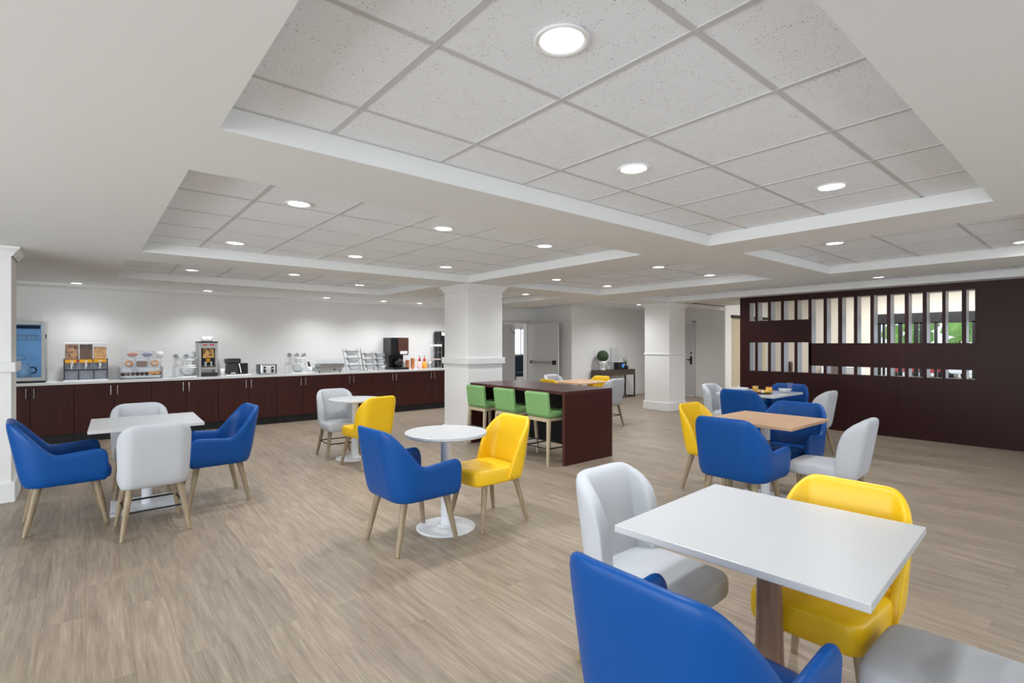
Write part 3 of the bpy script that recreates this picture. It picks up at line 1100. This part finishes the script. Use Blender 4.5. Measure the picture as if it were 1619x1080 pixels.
# fridge
def at(name, label, cat, x, y=10.5, z=CH_, rz=0, group=None):
    return thing(name, label, cat, (x, y, z), rz, group)
t = at('display_fridge', 'small glass-door fridge with steel frame on the counter, far left', 'fridge', -.72)
hw, dp, h = .26, .26, .91
m = MB().box(-hw, -hw + .025, -.2, dp, .03, h).box(hw - .025, hw, -.2, dp, .03, h).box(-hw + .025, hw - .025, -.2, dp, h - .03, h).box(-hw + .025, hw - .025, -.2, dp, .03, .06).box(-hw + .025, hw - .025, dp - .03, dp, .06, h - .03)
m.done('cabinet', 'steel', t)
MB().box(-hw + .026, hw - .026, dp - .035, dp - .03, .06, h - .03).box(-hw + .0255, -hw + .03, -.18, dp - .04, .06, h - .03).box(hw - .03, hw - .0255, -.18, dp - .04, .06, h - .03).done('liner', 'blueglow', t)
d = MB().box(-hw, -hw + .045, -.235, -.2, .035, h).box(hw - .045, hw, -.235, -.2, .035, h).box(-hw + .045, hw - .045, -.235, -.2, h - .05, h).box(-hw + .045, hw - .045, -.235, -.2, .035, .085).done('door', 'steel', t, bevel=.003)
M['blueglass'] = clear('blue_tinted_glass', (.74, .87, .97), .03)
MB().box(-hw + .045, hw - .045, -.222, -.216, .085, h - .05).done('pane', 'blueglass', d)
MB().box(hw + .0, hw + .012, -.225, -.205, .66, .72).done('lock', 'blackmetal', d)
MB().box(-.225, .225, -.17, .2, .33, .338).box(-.225, .225, -.17, .2, .62, .628).done('shelf', 'acryl', t)
MB().box(-hw, hw, -.19, dp, 0, .03).done('plinth', 'blackgloss', t)
MB().box(-.2, .2, -.186, -.182, .80, .85).done('header_panel', 'navy', t)
def lathe_thing(name, label, cat, x, y, z, prof, mt, n=20, group=None):
    o = MB().lathe(prof, n=n).done(name, mt, smooth=True)
    o.location = (x, y, z)
    return tag(o, label, cat, group)
t = at('pitcher', 'white milk pitcher on the fridge floor', 'pitcher', -.70, 10.48, CH_ + .062)
MB().lathe([(0, 0), (.07, 0), (.075, .1), (.06, .2), (.05, .23), (.045, .23), (.05, .19), (0, .02)]).done('body', 'china', t, smooth=True)
MB().torus((.085, 0, .12), .045, .009, mtx=Matrix.Rotation(R(90), 3, 'X')).done('handle', 'navy', t, smooth=True)
for k in range(4):
    o = lathe_thing('yogurt_cup', 'small pale yogurt cups in a row on the upper fridge shelf', 'cup', -.90 + k * .1, 10.5, CH_ + .63, [(0, 0), (.03, 0), (.042, .08), (0, .08)], 'china', group='cups on the upper fridge shelf')
lathe_thing('butter_dish', 'pale small dish on the lower fridge shelf', 'dish', -.74, 10.48, CH_ + .34, [(0, 0), (.05, 0), (.06, .05), (.03, .07), (0, .07)], 'china')

# cereal dispenser
t = at('cereal_dispenser', 'triple cereal dispenser with yellow labels on the counter', 'cereal dispenser', .005)
MB().box(-.27, .27, -.16, .16, 0, .02).done('tray', 'whitemetal', t, bevel=.004)
MB().box(-.265, -.253, -.14, -.12, .02, .35).box(.253, .265, -.14, -.12, .02, .35).box(-.265, .265, -.14, -.12, .165, .18).box(-.095, -.085, -.14, -.12, .02, .165).box(.085, .095, -.14, -.12, .02, .165).done('stand', 'blackmetal', t)
M['greyplate'] = mat('grey_plastic', (.30, .32, .38), .4, noise=.03)
MB().box(-.253, .253, -.10, .0, .02, .34).done('back_panel', 'greyplate', t)
CM = [cereal('mixed_cereal', (.05, .025, .03), (.62, .30, .12), 30), cereal('brown_cereal', (.07, .025, .01), (.16, .07, .03), 32), cereal('tan_flakes', (.50, .24, .07), (.75, .42, .16), 32)]
M['labely'] = mat('yellow_label', (.85, .42, .005), .5, noise=.02)
M['red'] = mat('red_sticker', (.5, .02, .02), .5, noise=.02)
for k, x in enumerate((-.17, 0, .17)):
    c = MB().box(x - .08, x + .08, -.15, .1, .34, .575).done('canister', 'acryl', t)
    MB().box(x - .077, x + .077, -.147, .097, .342, (.57, .57, .53)[k]).done('cereal', CM[k], c)['kind'] = 'stuff'
    MB().box(x - .079, x + .079, -.162, -.151, .285, .335).done('name_label', 'labely', t)
    MB().box(x - .02, x + .02, -.1645, -.162, .303, .316).done('label_lettering', 'whitemetal', t)
    MB().lathe([(0, 0), (.032, 0), (.038, .055), (0, .055)], at=(x - .0, -.125, .23)).done('spout', 'chrome', t, smooth=True)
    MB().box(x - .012, x + .003, -.17, -.155, .19, .27).done('knob', 'whitemetal', t)
MB().box(.0 - .115, -.09, -.166, -.163, .288, .332).done('sticker', 'red', t)
MB().box(-.262, .262, -.165, .12, .575, .598).done('lid', 'whitemetal', t, bevel=.004)
# bakery case + bins
def acrylic_box(name, label, cat, x, y, z, w, d_, h, fill=None, fn=None, group=None):
    t = thing(name, label, cat, (x, y, z), 0, group)
    e = .004
    m = MB().box(-w / 2, w / 2, -d_ / 2, -d_ / 2 + e, 0, h).box(-w / 2, w / 2, d_ / 2 - e, d_ / 2, 0, h).box(-w / 2, -w / 2 + e, -d_ / 2, d_ / 2, 0, h).box(w / 2 - e, w / 2, -d_ / 2, d_ / 2, 0, h).box(-w / 2, w / 2, -d_ / 2, d_ / 2, 0, e)
    m.done('clear_walls', 'acryl', t)
    m = MB()
    for sx in (-1, 1):
        m.box(sx * w / 2 - .003, sx * w / 2 + .003, -d_ / 2 - .003, -d_ / 2 + .003, 0, h)
    m.box(-w / 2, w / 2, -d_ / 2 - .003, -d_ / 2 + .003, h - .006, h)
    m.done('edge_strip', 'wire', t)
    return t
t = acrylic_box('bakery_case', 'low clear bakery case holding pastries on a white tray', 'bakery case', .70, 10.5, CH_, .60, .3, .185)
MB().box(-.3, -.27, -.15, .15, 0, .2).box(.285, .3, -.15, .15, 0, .2).done('side_panel', 'wire', t)
MB().box(-.27, .28, -.14, .12, .04, .052).done('shelf', 'whitemetal', t)
M['muffin'] = mat('dark_muffin', (.09, .05, .035), .8, noise=.4, scale=80)
M['donut'] = mat('glazed_donut', (.62, .30, .10), .45, noise=.2, scale=40)
M['bagel'] = mat('bagel_crust', (.55, .26, .11), .55, noise=.25, scale=40)
M['bread'] = mat('brown_bread', (.24, .11, .06), .7, noise=.25, scale=50)
for k in range(6):
    o = MB().lathe([(0, 0), (.022, 0), (.028, .03), (.032, .035), (.024, .055), (0, .062)], n=14).done('muffin', 'muffin', smooth=True)
    o.location = (.47 + k * .062, 10.44, CH_ + .053)
    tag(o, 'small dark muffins in a row in the bakery case', 'muffin', 'muffins in the bakery case')
for k in range(3):
    o = MB().torus((0, 0, 0), .034, .017, mtx=Matrix.Rotation(R(15 + 10 * k), 3, 'X')).done('doughnut', 'donut', smooth=True)
    o.location = (.845 + k * .045, 10.43 - .0 + .03 * (k % 2), CH_ + .085 + (.0 if k % 2 else .01))
    tag(o, 'golden glazed doughnuts at the right end of the bakery case', 'doughnut', 'doughnuts in the bakery case')
for k, (x, nm, mt_, lb) in enumerate(((.545, 'bagel', 'bagel', 'left clear bin with a bagel, on the bakery case'), (.72, 'bread_loaf', 'bread', 'middle clear bin with brown bread, on the bakery case'), (.895, 'bagel', 'donut', 'right clear bin with a round bun, on the bakery case'))):
    acrylic_box('bread_bin', lb, 'food bin', x, 10.52, CH_ + .187, .17, .16, .155, group='clear bins on the bakery case')
    if nm == 'bagel':
        o = MB().torus((0, 0, 0), .042, .021, mtx=Matrix.Rotation(R(70), 3, 'X')).done(nm, mt_, smooth=True)
        o.location = (x, 10.50, CH_ + .187 + .066)
    else:
        o = MB().box(-.072, .072, -.05, .05, 0, .10).done(nm, mt_, bevel=.02)
        o.location = (x, 10.51, CH_ + .193)
    tag(o, {'bread': 'brown bread loaf inside the middle clear bin', 'bagel': 'crusty bagel standing in the left clear bin', 'donut': 'golden bun standing in the right clear bin'}[mt_], 'bread')
M['pinkfruit'] = cereal('red_snack_packets', (.62, .12, .10), (.55, .40, .25), 40)
M['purplepk'] = cereal('purple_snack_packets', (.12, .08, .22), (.6, .55, .65), 40)
for x, mt_, nm, lb in ((.60, 'pinkfruit', 'red', 'top left clear bin full of red packets'), (.80, 'purplepk', 'purple', 'top middle clear bin full of purple packets')):
    t = acrylic_box('snack_bin', lb, 'food bin', x, 10.53, CH_ + .345, .175, .13, .115, group='clear bins on the top level')
    MB().ball((0, 0, .055), .05, 2, .12, (1.45, 1.0, .9), seed=3).done('packets', mt_, t)['kind'] = 'stuff'
t = at('sugar_jar', 'white jar with a tilted scoop on the top clear bins', 'jar', .965, 10.53, CH_ + .345)
MB().lathe([(0, 0), (.05, 0), (.052, .09), (.045, .10), (0, .10)]).done('body', 'china', t, smooth=True)
MB().rod((.01, 0, .07), (.07, 0, .17), .014, .02).done('scoop', 'whitemetal', t)

# mug racks
def mug(x, y, z, rz, label, group, parent=None, lay=True):
    t = thing('mug', label, 'mug', (x, y, z), 0, group)
    mt = Matrix.Rotation(R(82), 3, 'X') if lay else Matrix.Identity(3)
    mt = Matrix.Rotation(rz, 3, 'Z') @ mt
    prof = [(0, 0), (.034, 0), (.040, .01), (.043, .09), (.039, .09), (.036, .015), (0, .012)]
    MB().lathe(prof, mtx=mt, at=(0, .045 if lay else 0, .045 if lay else 0)).done('cup', 'chinashade', t, smooth=True)
    hm = mt @ Matrix.Rotation(R(90), 3, 'X')
    MB().torus(mt @ Vector((.05, 0, .045)) + Vector((0, .045 if lay else 0, .045 if lay else 0)), .024, .005, n=14, m=6, mtx=hm).done('handle', 'china', t, smooth=True)
    return t
def wire_rack(x, label, where):
    t = at('wire_rack', label, 'rack', x)
    w, d_, r = .16, .13, .004
    m = MB()
    for z, ww in ((.01, w), (.17, w), (.2, w * .85), (.3, w * .85)):
        m.tube([(-ww, -d_, z), (ww, -d_, z), (ww, d_, z), (-ww, d_, z)], r, closed=True)
    for xx in (-w, -.06, .06, w):
        for yy in (-d_, d_):
            m.tube([(xx, yy, 0), (xx, yy, .17)], r)
            m.tube([(xx * .85, yy, .17), (xx * .85, yy, .31)], r)
    for k in range(7):
        xx = -w * .85 + k * w * .85 / 3
        m.tube([(xx, -d_, .3), (xx, d_, .3)], .003)
        m.tube([(-w + k * w / 3, -d_, .01), (-w + k * w / 3, d_, .01)], .003)
    m.done('frame', 'wire', t)
    for k, xx in enumerate((-.12, 0.0, .12)):
        mug(x + xx, 10.44, CH_ + .306, R((-18, 6, 14)[k]), 'white mug on its side, %s on the %s rack' % (('left', 'centre', 'right')[k], where), 'mugs on the %s wire rack' % where)
    o = MB().lathe([(0, 0), (.05, 0), (.105, .05), (.115, .13), (.108, .13), (0, .125)], n=28).done('bowl_stack', 'chinashade', smooth=True)
    o.location = (x + .04, 10.5, CH_ + .018)
    tag(o, 'stack of white bowls inside the %s wire rack' % where, 'bowls')
    for k, xx in enumerate((-.075, .06)):
        o = MB().box(-.05, .05, -.05, .05, 0, .075).done('paper_packet', 'china', bevel=.01)
        o.location = (x + xx, 10.5, CH_ + .206)
        tag(o, '%s white packet on the middle tier of the %s rack' % (('left', 'right')[k], where), 'packet', 'packets in the %s rack' % where)
wire_rack(1.33, 'chrome wire rack beside the hot drink machine', 'left')
wire_rack(3.19, 'chrome wire rack to the right of the toaster', 'right')

# hot drink machine
t = at('hot_drink_machine', 'tall steel hot drink machine with a picture front', 'drink machine', 1.665, 10.52)
m = MB().box(-.145, -.105, -.15, .2, .0, .60).box(.105, .145, -.15, .2, .0, .60).box(-.105, .105, .0, .2, .0, .60).box(-.105, .105, -.15, 0, .5, .60).box(-.105, .105, -.15, 0, .12, .17)
m.done('housing', 'steel', t, bevel=.004)
M['picture'] = cereal('coffee_picture', (.09, .025, .01), (.72, .45, .16), 28)
MB().box(-.15, .15, -.16, .2, .60, .62).done('lid', 'blackmetal', t)
MB().box(-.082, .09, -.135, -.0, .33, .5).done('picture_panel', 'picture', t)
MB().box(-.09, .1, -.12, -.001, .17, .33).done('bay_panel', 'navy', t)
MB().lathe([(0, 0), (.022, 0), (.036, .06), (0, .06)], at=(0, -.125, .255)).done('cup_picture', 'labely', t)
MB().box(-.085, -.02, -.156, -.15, .55, .57).box(.02, .09, -.156, -.15, .55, .57).done('name_plate', 'red', t)
MB().box(-.1, .115, -.155, -.15, .165, .205).done('button_strip', 'umber', t)
for x in (-.04, .045):
    MB().lathe([(0, 0), (.018, 0), (.022, .08), (.012, .10), (0, .10)], at=(x, -.14, .17)).done('nozzle', 'chrome', t, smooth=True)
MB().box(-.11, .14, -.2, -.15, .01, .07).done('drip_tray', 'blackgloss', t, bevel=.01)
for k, x in enumerate((1.62, 1.71)):
    mug(x, 10.5, CH_ + .622, R(20 + 50 * k), 'white mug upright on the %s of the hot drink machine' % ('left', 'right')[k], 'mugs on the hot drink machine', lay=False)
t = at('utensil_crock', 'white crock with a stick, right of the hot drink machine', 'crock', 1.90, 10.48)
MB().lathe([(0, 0), (.045, 0), (.052, .13), (.047, .13), (.042, .02), (0, .015)]).done('pot', 'china', t, smooth=True)
MB().rod((0, 0, .03), (-.10, 0, .25), .007).done('stick', 'whitemetal', t)
# waffle maker
t = at('waffle_maker', 'black flip waffle maker on a white tray', 'waffle maker', 2.12)
MB().box(-.18, .24, -.17, .15, 0, .022).done('tray', 'china', t, bevel=.008)
MB().box(-.15, .04, -.08, .1, .022, .24).done('body', 'blackgloss', t, bevel=.012)
MB().box(.03, .2, -.06, .08, .025, .22).done('side_case', 'blackmetal', t, bevel=.008)
MB().box(-.17, .07, -.12, .1, .22, .31).done('hinged_grill', 'blackgloss', t, bevel=.02)
MB().rod((.04, -.12, .22), (.07, -.14, .05), .012).done('handle', 'chrome', t)
MB().box(-.09, -.01, -.083, -.08, .035, .055).done('name_plate', 'whitemetal', t)
# toaster
t = at('toaster', 'chrome and black four-slot toaster on the counter', 'toaster', 2.65)
MB().box(-.15, -.135, -.13, .13, .01, .19).box(.14, .155, -.13, .13, .01, .19).done('end_cap', 'blackgloss', t, bevel=.01)
MB().box(-.135, .14, -.13, .13, .01, .185).done('body', 'chrome', t, bevel=.02)
for x in (-.06, .075):
    MB().box(x - .02, x + .02, -.145, -.13, .03, .15).done('control_strip', 'blackgloss', t)
    MB().box(x - .015, x + .015, -.165, -.145, .1, .115).done('lever', 'chrome', t)
m = MB()
for x in (-.09, -.03, .04, .1):
    m.box(x - .012, x + .012, -.1, .1, .186, .187)
m.done('slot', 'black', t)
# utensil cylinder
t = at('tongs_holder', 'white cylinder holding black-handled tongs', 'utensil holder', 3.47)
MB().lathe([(0, 0), (.045, 0), (.045, .12), (.041, .12), (.041, .01), (0, .01)]).done('pot', 'china', t, smooth=True)
MB().rod((.01, 0, .03), (-.05, 0, .22), .010).rod((.02, .01, .03), (-.02, .01, .22), .010).done('tongs', 'blackgloss', t)
# chafing dish
t = at('chafing_dish', 'rectangular steel chafing dish with a clear lid', 'chafing dish', 3.83)
MB().box(-.26, .24, -.17, .17, .02, .09).done('warmer_base', 'steel', t, bevel=.006)
MB().box(-.21, .29, -.16, .16, .09, .17).done('pan', 'steel', t, bevel=.01)
MB().box(-.25, .3, -.17, .17, .17, .178).done('rim', 'chrome', t)
MB().box(-.2, .27, -.15, .15, .18, .26).done('lid', 'acryl', t, bevel=.02)
MB().box(.06, .085, -.178, -.17, .04, .07).done('switch', 'blackgloss', t)
for x in (-.22, .2):
    MB().lathe([(0, 0), (.02, 0), (.02, .02), (0, .02)], at=(x, -.14, 0)).done('foot', 'blackgloss', t)
# bowl stands
def bowl(x, y, z, r, label, group):
    o = MB().lathe([(0, 0), (r * .45, 0), (r * .85, r * .38), (r, r * .62), (r * 1.02, r * .66), (r * .95, r * .64), (r * .8, r * .4), (0, r * .1)], n=28).done('bowl', 'chinashade', smooth=True)
    o.location = (x, y, z)
    return tag(o, label, 'bowl', group)
def stand(x, label, r, n, lean, where, dz=.155):
    t = at('bowl_stand', label, 'bowl stand', x)
    m = MB()
    for sx in (-1, 1):
        for y in (-.1, .1):
            m.tube([(sx * r + lean * 0, y, 0), (sx * r - lean, y, dz * n + .02)], .004)
    for k in range(n):
        o_ = -lean * (k * dz + .12) / (dz * n)
        m.torus((o_, 0, k * dz + .085 + r * .2), r * 1.0, .004, n=28, m=6)
        m.tube([(-r + o_, -.1, k * dz + .085 + r * .2), (r + o_, -.1, k * dz + .085 + r * .2)], .003)
        m.tube([(-r + o_, .1, k * dz + .085 + r * .2), (r + o_, .1, k * dz + .085 + r * .2)], .003)
    m.done('frame', 'blackmetal', t)
    for k in range(n):
        o_ = -lean * (k * dz + .12) / (dz * n)
        bowl(x + o_, 10.5, CH_ + k * dz + .092 + r * .2 - r * .62, r * .97, 'white serving bowl on the %s tier of the %s bowl stand' % (('bottom', 'middle', 'top')[k], where), 'bowls on the %s stand' % where)
stand(4.42, 'tallest three-tier wire stand of white bowls, left of the three', .155, 3, .09, 'left')
stand(4.76, 'middle wire stand of white bowls', .12, 3, .06, 'middle', .13)
stand(5.03, 'wire stand of white bowls touching the black coffee machine', .125, 3, .06, 'right', .125)
# coffee machine
t = at('coffee_machine', 'black coffee machine with a brown coffee-bean panel', 'coffee machine', 5.40, 10.6)
MB().box(-.2, .24, -.18, .2, .33, .72).done('upper_housing', 'blackgloss', t, bevel=.008)
MB().box(-.16, .2, -.0, .2, .05, .33).done('rear_housing', 'blackgloss', t)
MB().box(-.02, .23, -.2, -.181, .38, .71).done('front_panel', cereal('coffee_beans', (.035, .010, .008), (.10, .028, .018), 120), t)
MB().box(.02, .2, -.202, -.2, .35, .42).done('label_strip', 'china', t)
MB().lathe([(0, 0), (.09, 0), (.1, .12), (.06, .18), (0, .18)], at=(.04, -.08, .06)).done('carafe', 'blackgloss', t, smooth=True)
MB().box(-.16, .22, -.24, .2, 0, .05).done('drip_base', 'blackgloss', t, bevel=.008)
MB().box(-.02, .05, -.19, -.18, .18, .25).done('tap', 'chrome', t)
# cup stacks
M['orange'] = mat('orange_cup', (.60, .24, .09), .6, noise=.08)
for k, (x, n_) in enumerate(((5.66, 5), (5.79, 6))):
    for j in range(n_):
        o = MB().lathe([(0, 0), (.036, 0), (.048, .055), (.05, .06), (.044, .058), (0, .01)], n=20).done('paper_cup', 'orange', smooth=True)
        o.location = (x, 10.5, CH_ + .001 + j * .038)
        tag(o, 'orange paper cups nested in the %s stack' % ('left', 'right')[k], 'cup', '%s stack of orange cups' % ('left', 'right')[k])
lathe_thing('lid_stack', 'white tube of cup lids beside the orange cups', 'lids', 5.58, 10.56, CH_, [(0, 0), (.045, 0), (.045, .17), (0, .17)], 'china')
# syrup bottles
M['syrup'] = mat('amber_syrup_bottle', (.75, .33, .03), .25, noise=.3, scale=25)
M['pink'] = mat('pink_label_bottle', (.8, .55, .55), .3, noise=.3, scale=20)
for x, mt_, lb in ((5.97, 'pink', 'pale pink syrup bottle with red pump, left of the pair'), (6.1, 'syrup', 'amber syrup bottle with red pump, right of the pair')):
    t = at('syrup_bottle', lb, 'bottle', x, group='syrup bottles on the counter')
    MB().lathe([(0, 0), (.055, 0), (.06, .05), (.055, .12), (.03, .17), (.02, .18), (0, .18)]).done('body', mt_, t, smooth=True)
    MB().lathe([(0, .18), (.03, .18), (.028, .22), (.01, .26), (0, .26)]).done('cap', 'red', t, smooth=True)
    MB().rod((0, 0, .26), (0, 0, .3), .006).rod((0, 0, .3), (-.03, -.02, .3), .006).done('pump', 'blackgloss', t)
lathe_thing('steel_canister', 'short steel canister right of the syrup bottles', 'canister', 6.26, 10.52, CH_, [(0, 0), (.055, 0), (.055, .17), (0, .17)], 'steel')
t = at('condiment_tower', 'tall wire tower of packets and napkins near the column', 'condiment rack', 6.42)
m = MB()
for sx in (-.1, .1):
    for sy in (-.08, .08):
        m.tube([(sx, sy, 0), (sx, sy, .62)], .005)
for z in (.02, .2, .38, .55):
    m.tube([(-.1, -.08, z), (.1, -.08, z), (.1, .08, z), (-.1, .08, z)], .004, closed=True)
m.done('frame', 'wire', t)
MB().box(-.11, .1, -.1, .08, .52, .57).done('napkins', 'china', t)
MB().box(-.08, .08, -.07, .07, .2, .23).done('packet_tray', 'pink', t)
MB().box(-.09, .09, -.08, .08, .02, .15).done('lower_bin', 'acryl', t)
t = at('juice_dispenser', 'tall black drink dispenser partly hidden by the near column', 'drink dispenser', 6.66, 10.6)
MB().box(-.12, .14, -.1, .2, .12, .88).done('tower', 'blackmetal', t, bevel=.006)
MB().box(-.12, .14, -.18, .2, 0, .12).done('drip_base', 'blackmetal', t, bevel=.006)
MB().box(-.09, .06, -.104, -.1, .78, .86).done('price_card', 'china', t)
lathe_thing('steel_pitcher', 'small steel pitcher at the counter end', 'pitcher', 6.60, 10.40, CH_, [(0, 0), (.04, 0), (.045, .08), (.035, .14), (.04, .16), (0, .15)], 'steel')

# ------------------------------------------------------------------ console table and its things
t = thing('console_table', 'bronze-brown console table with thin black frame at far wall', 'console table', (11.42, 9.19, 0))
MB().box(-.75, .75, -.18, .18, .635, .79).done('apron_box', 'umber', t, bevel=.002)
for sx in (-1, 1):
    m = MB()
    x = sx * .735
    m.box(x - .015, x + .015, -.18, -.15, 0, .635).box(x - .015, x + .015, .15, .18, 0, .635).box(x - .015, x + .015, -.18, .18, 0, .03)
    m.done('leg_frame', 'blackmetal', t)
MB().box(-.735, .735, -.18, -.155, 0, .025).done('floor_rail', 'blackmetal', t)
CT = .79
t = thing('topiary', 'round green topiary ball in a white urn on the console', 'plant', (10.95, 9.19, CT))
MB().lathe([(0, 0), (.07, 0), (.07, .02), (.03, .05), (.05, .09), (.10, .2), (.105, .25), (0, .24)]).done('urn', 'china', t, smooth=True)
MB().ball((0, 0, .385), .155, 4, .06, seed=2).done('leaf_ball', 'green_leaf', t)
t = thing('lantern', 'small black wire lantern frame on the console', 'lantern', (11.22, 9.19, CT))
m = MB()
for sx in (-.06, .06):
    for sy in (-.06, .06):
        m.tube([(sx, sy, 0), (sx, sy, .2)], .005)
for z in (.005, .2):
    m.tube([(-.06, -.06, z), (.06, -.06, z), (.06, .06, z), (-.06, .06, z)], .005, closed=True)
m.done('frame', 'blackmetal', t)
MB().lathe([(0, 0), (.03, 0), (.03, .12), (0, .12)]).done('candle', 'china', t)
t = thing('clear_sign_holder', 'tall clear acrylic panel standing on the console', 'sign holder', (11.55, 9.3, CT))
MB().box(-.12, .25, -.003, .003, 0, .62).done('panel', 'acryl', t)
MB().box(-.13, -.12, -.01, .01, 0, .62).done('edge_post', 'wire', t)
t = thing('card_terminal', 'black box with a small lit blue screen on the console', 'device', (11.62, 9.15, CT))
MB().box(-.16, .12, -.08, .08, 0, .2).done('case', 'blackgloss', t, bevel=.01)
M['bluescreen'] = mat('blue_screen', (.02, .12, .3), .3, emit=(.05, .35, .9), es=.6)
MB().box(.02, .11, -.085, -.08, .06, .15).done('screen', 'bluescreen', t)
t = thing('potted_succulent', 'spiky plant in a round black pot on the console', 'plant', (11.95, 9.17, CT))
MB().lathe([(0, 0), (.05, 0), (.075, .05), (.06, .1), (.05, .11), (0, .1)]).done('pot', 'blackgloss', t, smooth=True)
m = MB()
for a, h, o_ in ((.3, .34, .02), (2.6, .3, .14), (3.3, .12, .16), (1.5, .26, .06), (.0, .15, .08), (3.0, .22, .10), (4.5, .16, .05)):
    m.rod((0, 0, .1), (o_ * math.cos(a), o_ * math.sin(a), .1 + h), .011, .002, n=6)
m.done('leaves', 'green_leaf', t)

# ------------------------------------------------------------------ breakfast on the marble table
def tumbler(x, y, r, h, label, fill=None, fh=.7, name='tumbler'):
    t = thing(name, label, 'glass', (x, y, TT))
    MB().lathe([(0, 0), (r * .85, 0), (r, h), (r - .004, h), (r * .8, .008), (0, .008)], n=24).done('glass', 'glass', t, smooth=True)
    if fill:
        MB().lathe([(0, .01), (r * .8, .01), (r * .92, h * fh), (0, h * fh)], n=24).done('drink', fill, t, smooth=True)
M['oj'] = mat('orange_juice', (.9, .45, .01), .3, noise=.02)
M['fruit'] = cereal('mixed_fruit', (.65, .22, .03), (.55, .55, .08), 70)
tumbler(7.72, 3.80, .042, .13, 'empty clear tumbler standing in the left bowl area of the marble table')
tumbler(8.14, 3.21, .042, .145, 'tall clear tumbler by the right-hand bowl on the marble table')
tumbler(7.72, 3.53, .045, .10, 'short glass of mixed fruit on the marble table', 'fruit', .85, 'fruit_glass')
tumbler(7.76, 3.35, .048, .095, 'short glass of orange juice on the marble table', 'oj', .8, 'juice_glass')
bowl(7.66, 3.70, TT + .001, .085, 'white bowl at the left of the marble table', 'bowls on the marble table')
bowl(7.90, 3.18, TT + .001, .09, 'white bowl at the right of the marble table', 'bowls on the marble table')
t = thing('fruit_plate', 'dark plate of sliced fruit at the front of the marble table', 'plate', (7.52, 3.33, TT))
MB().lathe([(0, 0), (.09, 0), (.125, .014), (.12, .016), (0, .006)], n=32).done('plate', 'blackgloss', t, smooth=True)
for k in range(9):
    a = k * .7
    MB().ball((.06 * math.cos(a), .06 * math.sin(a), .03), .024, 1, .1, (1, 1, .8), seed=k).done('fruit_slice', ('oj', 'fruit', 'china')[k % 3], t)
t = MB().box(-.16, .16, -.10, .10, 0, .004).done('napkin', 'orange')
t.location = (7.93, 3.5, TT + .001)
tag(t, 'folded orange napkin behind the juice glass', 'napkin')
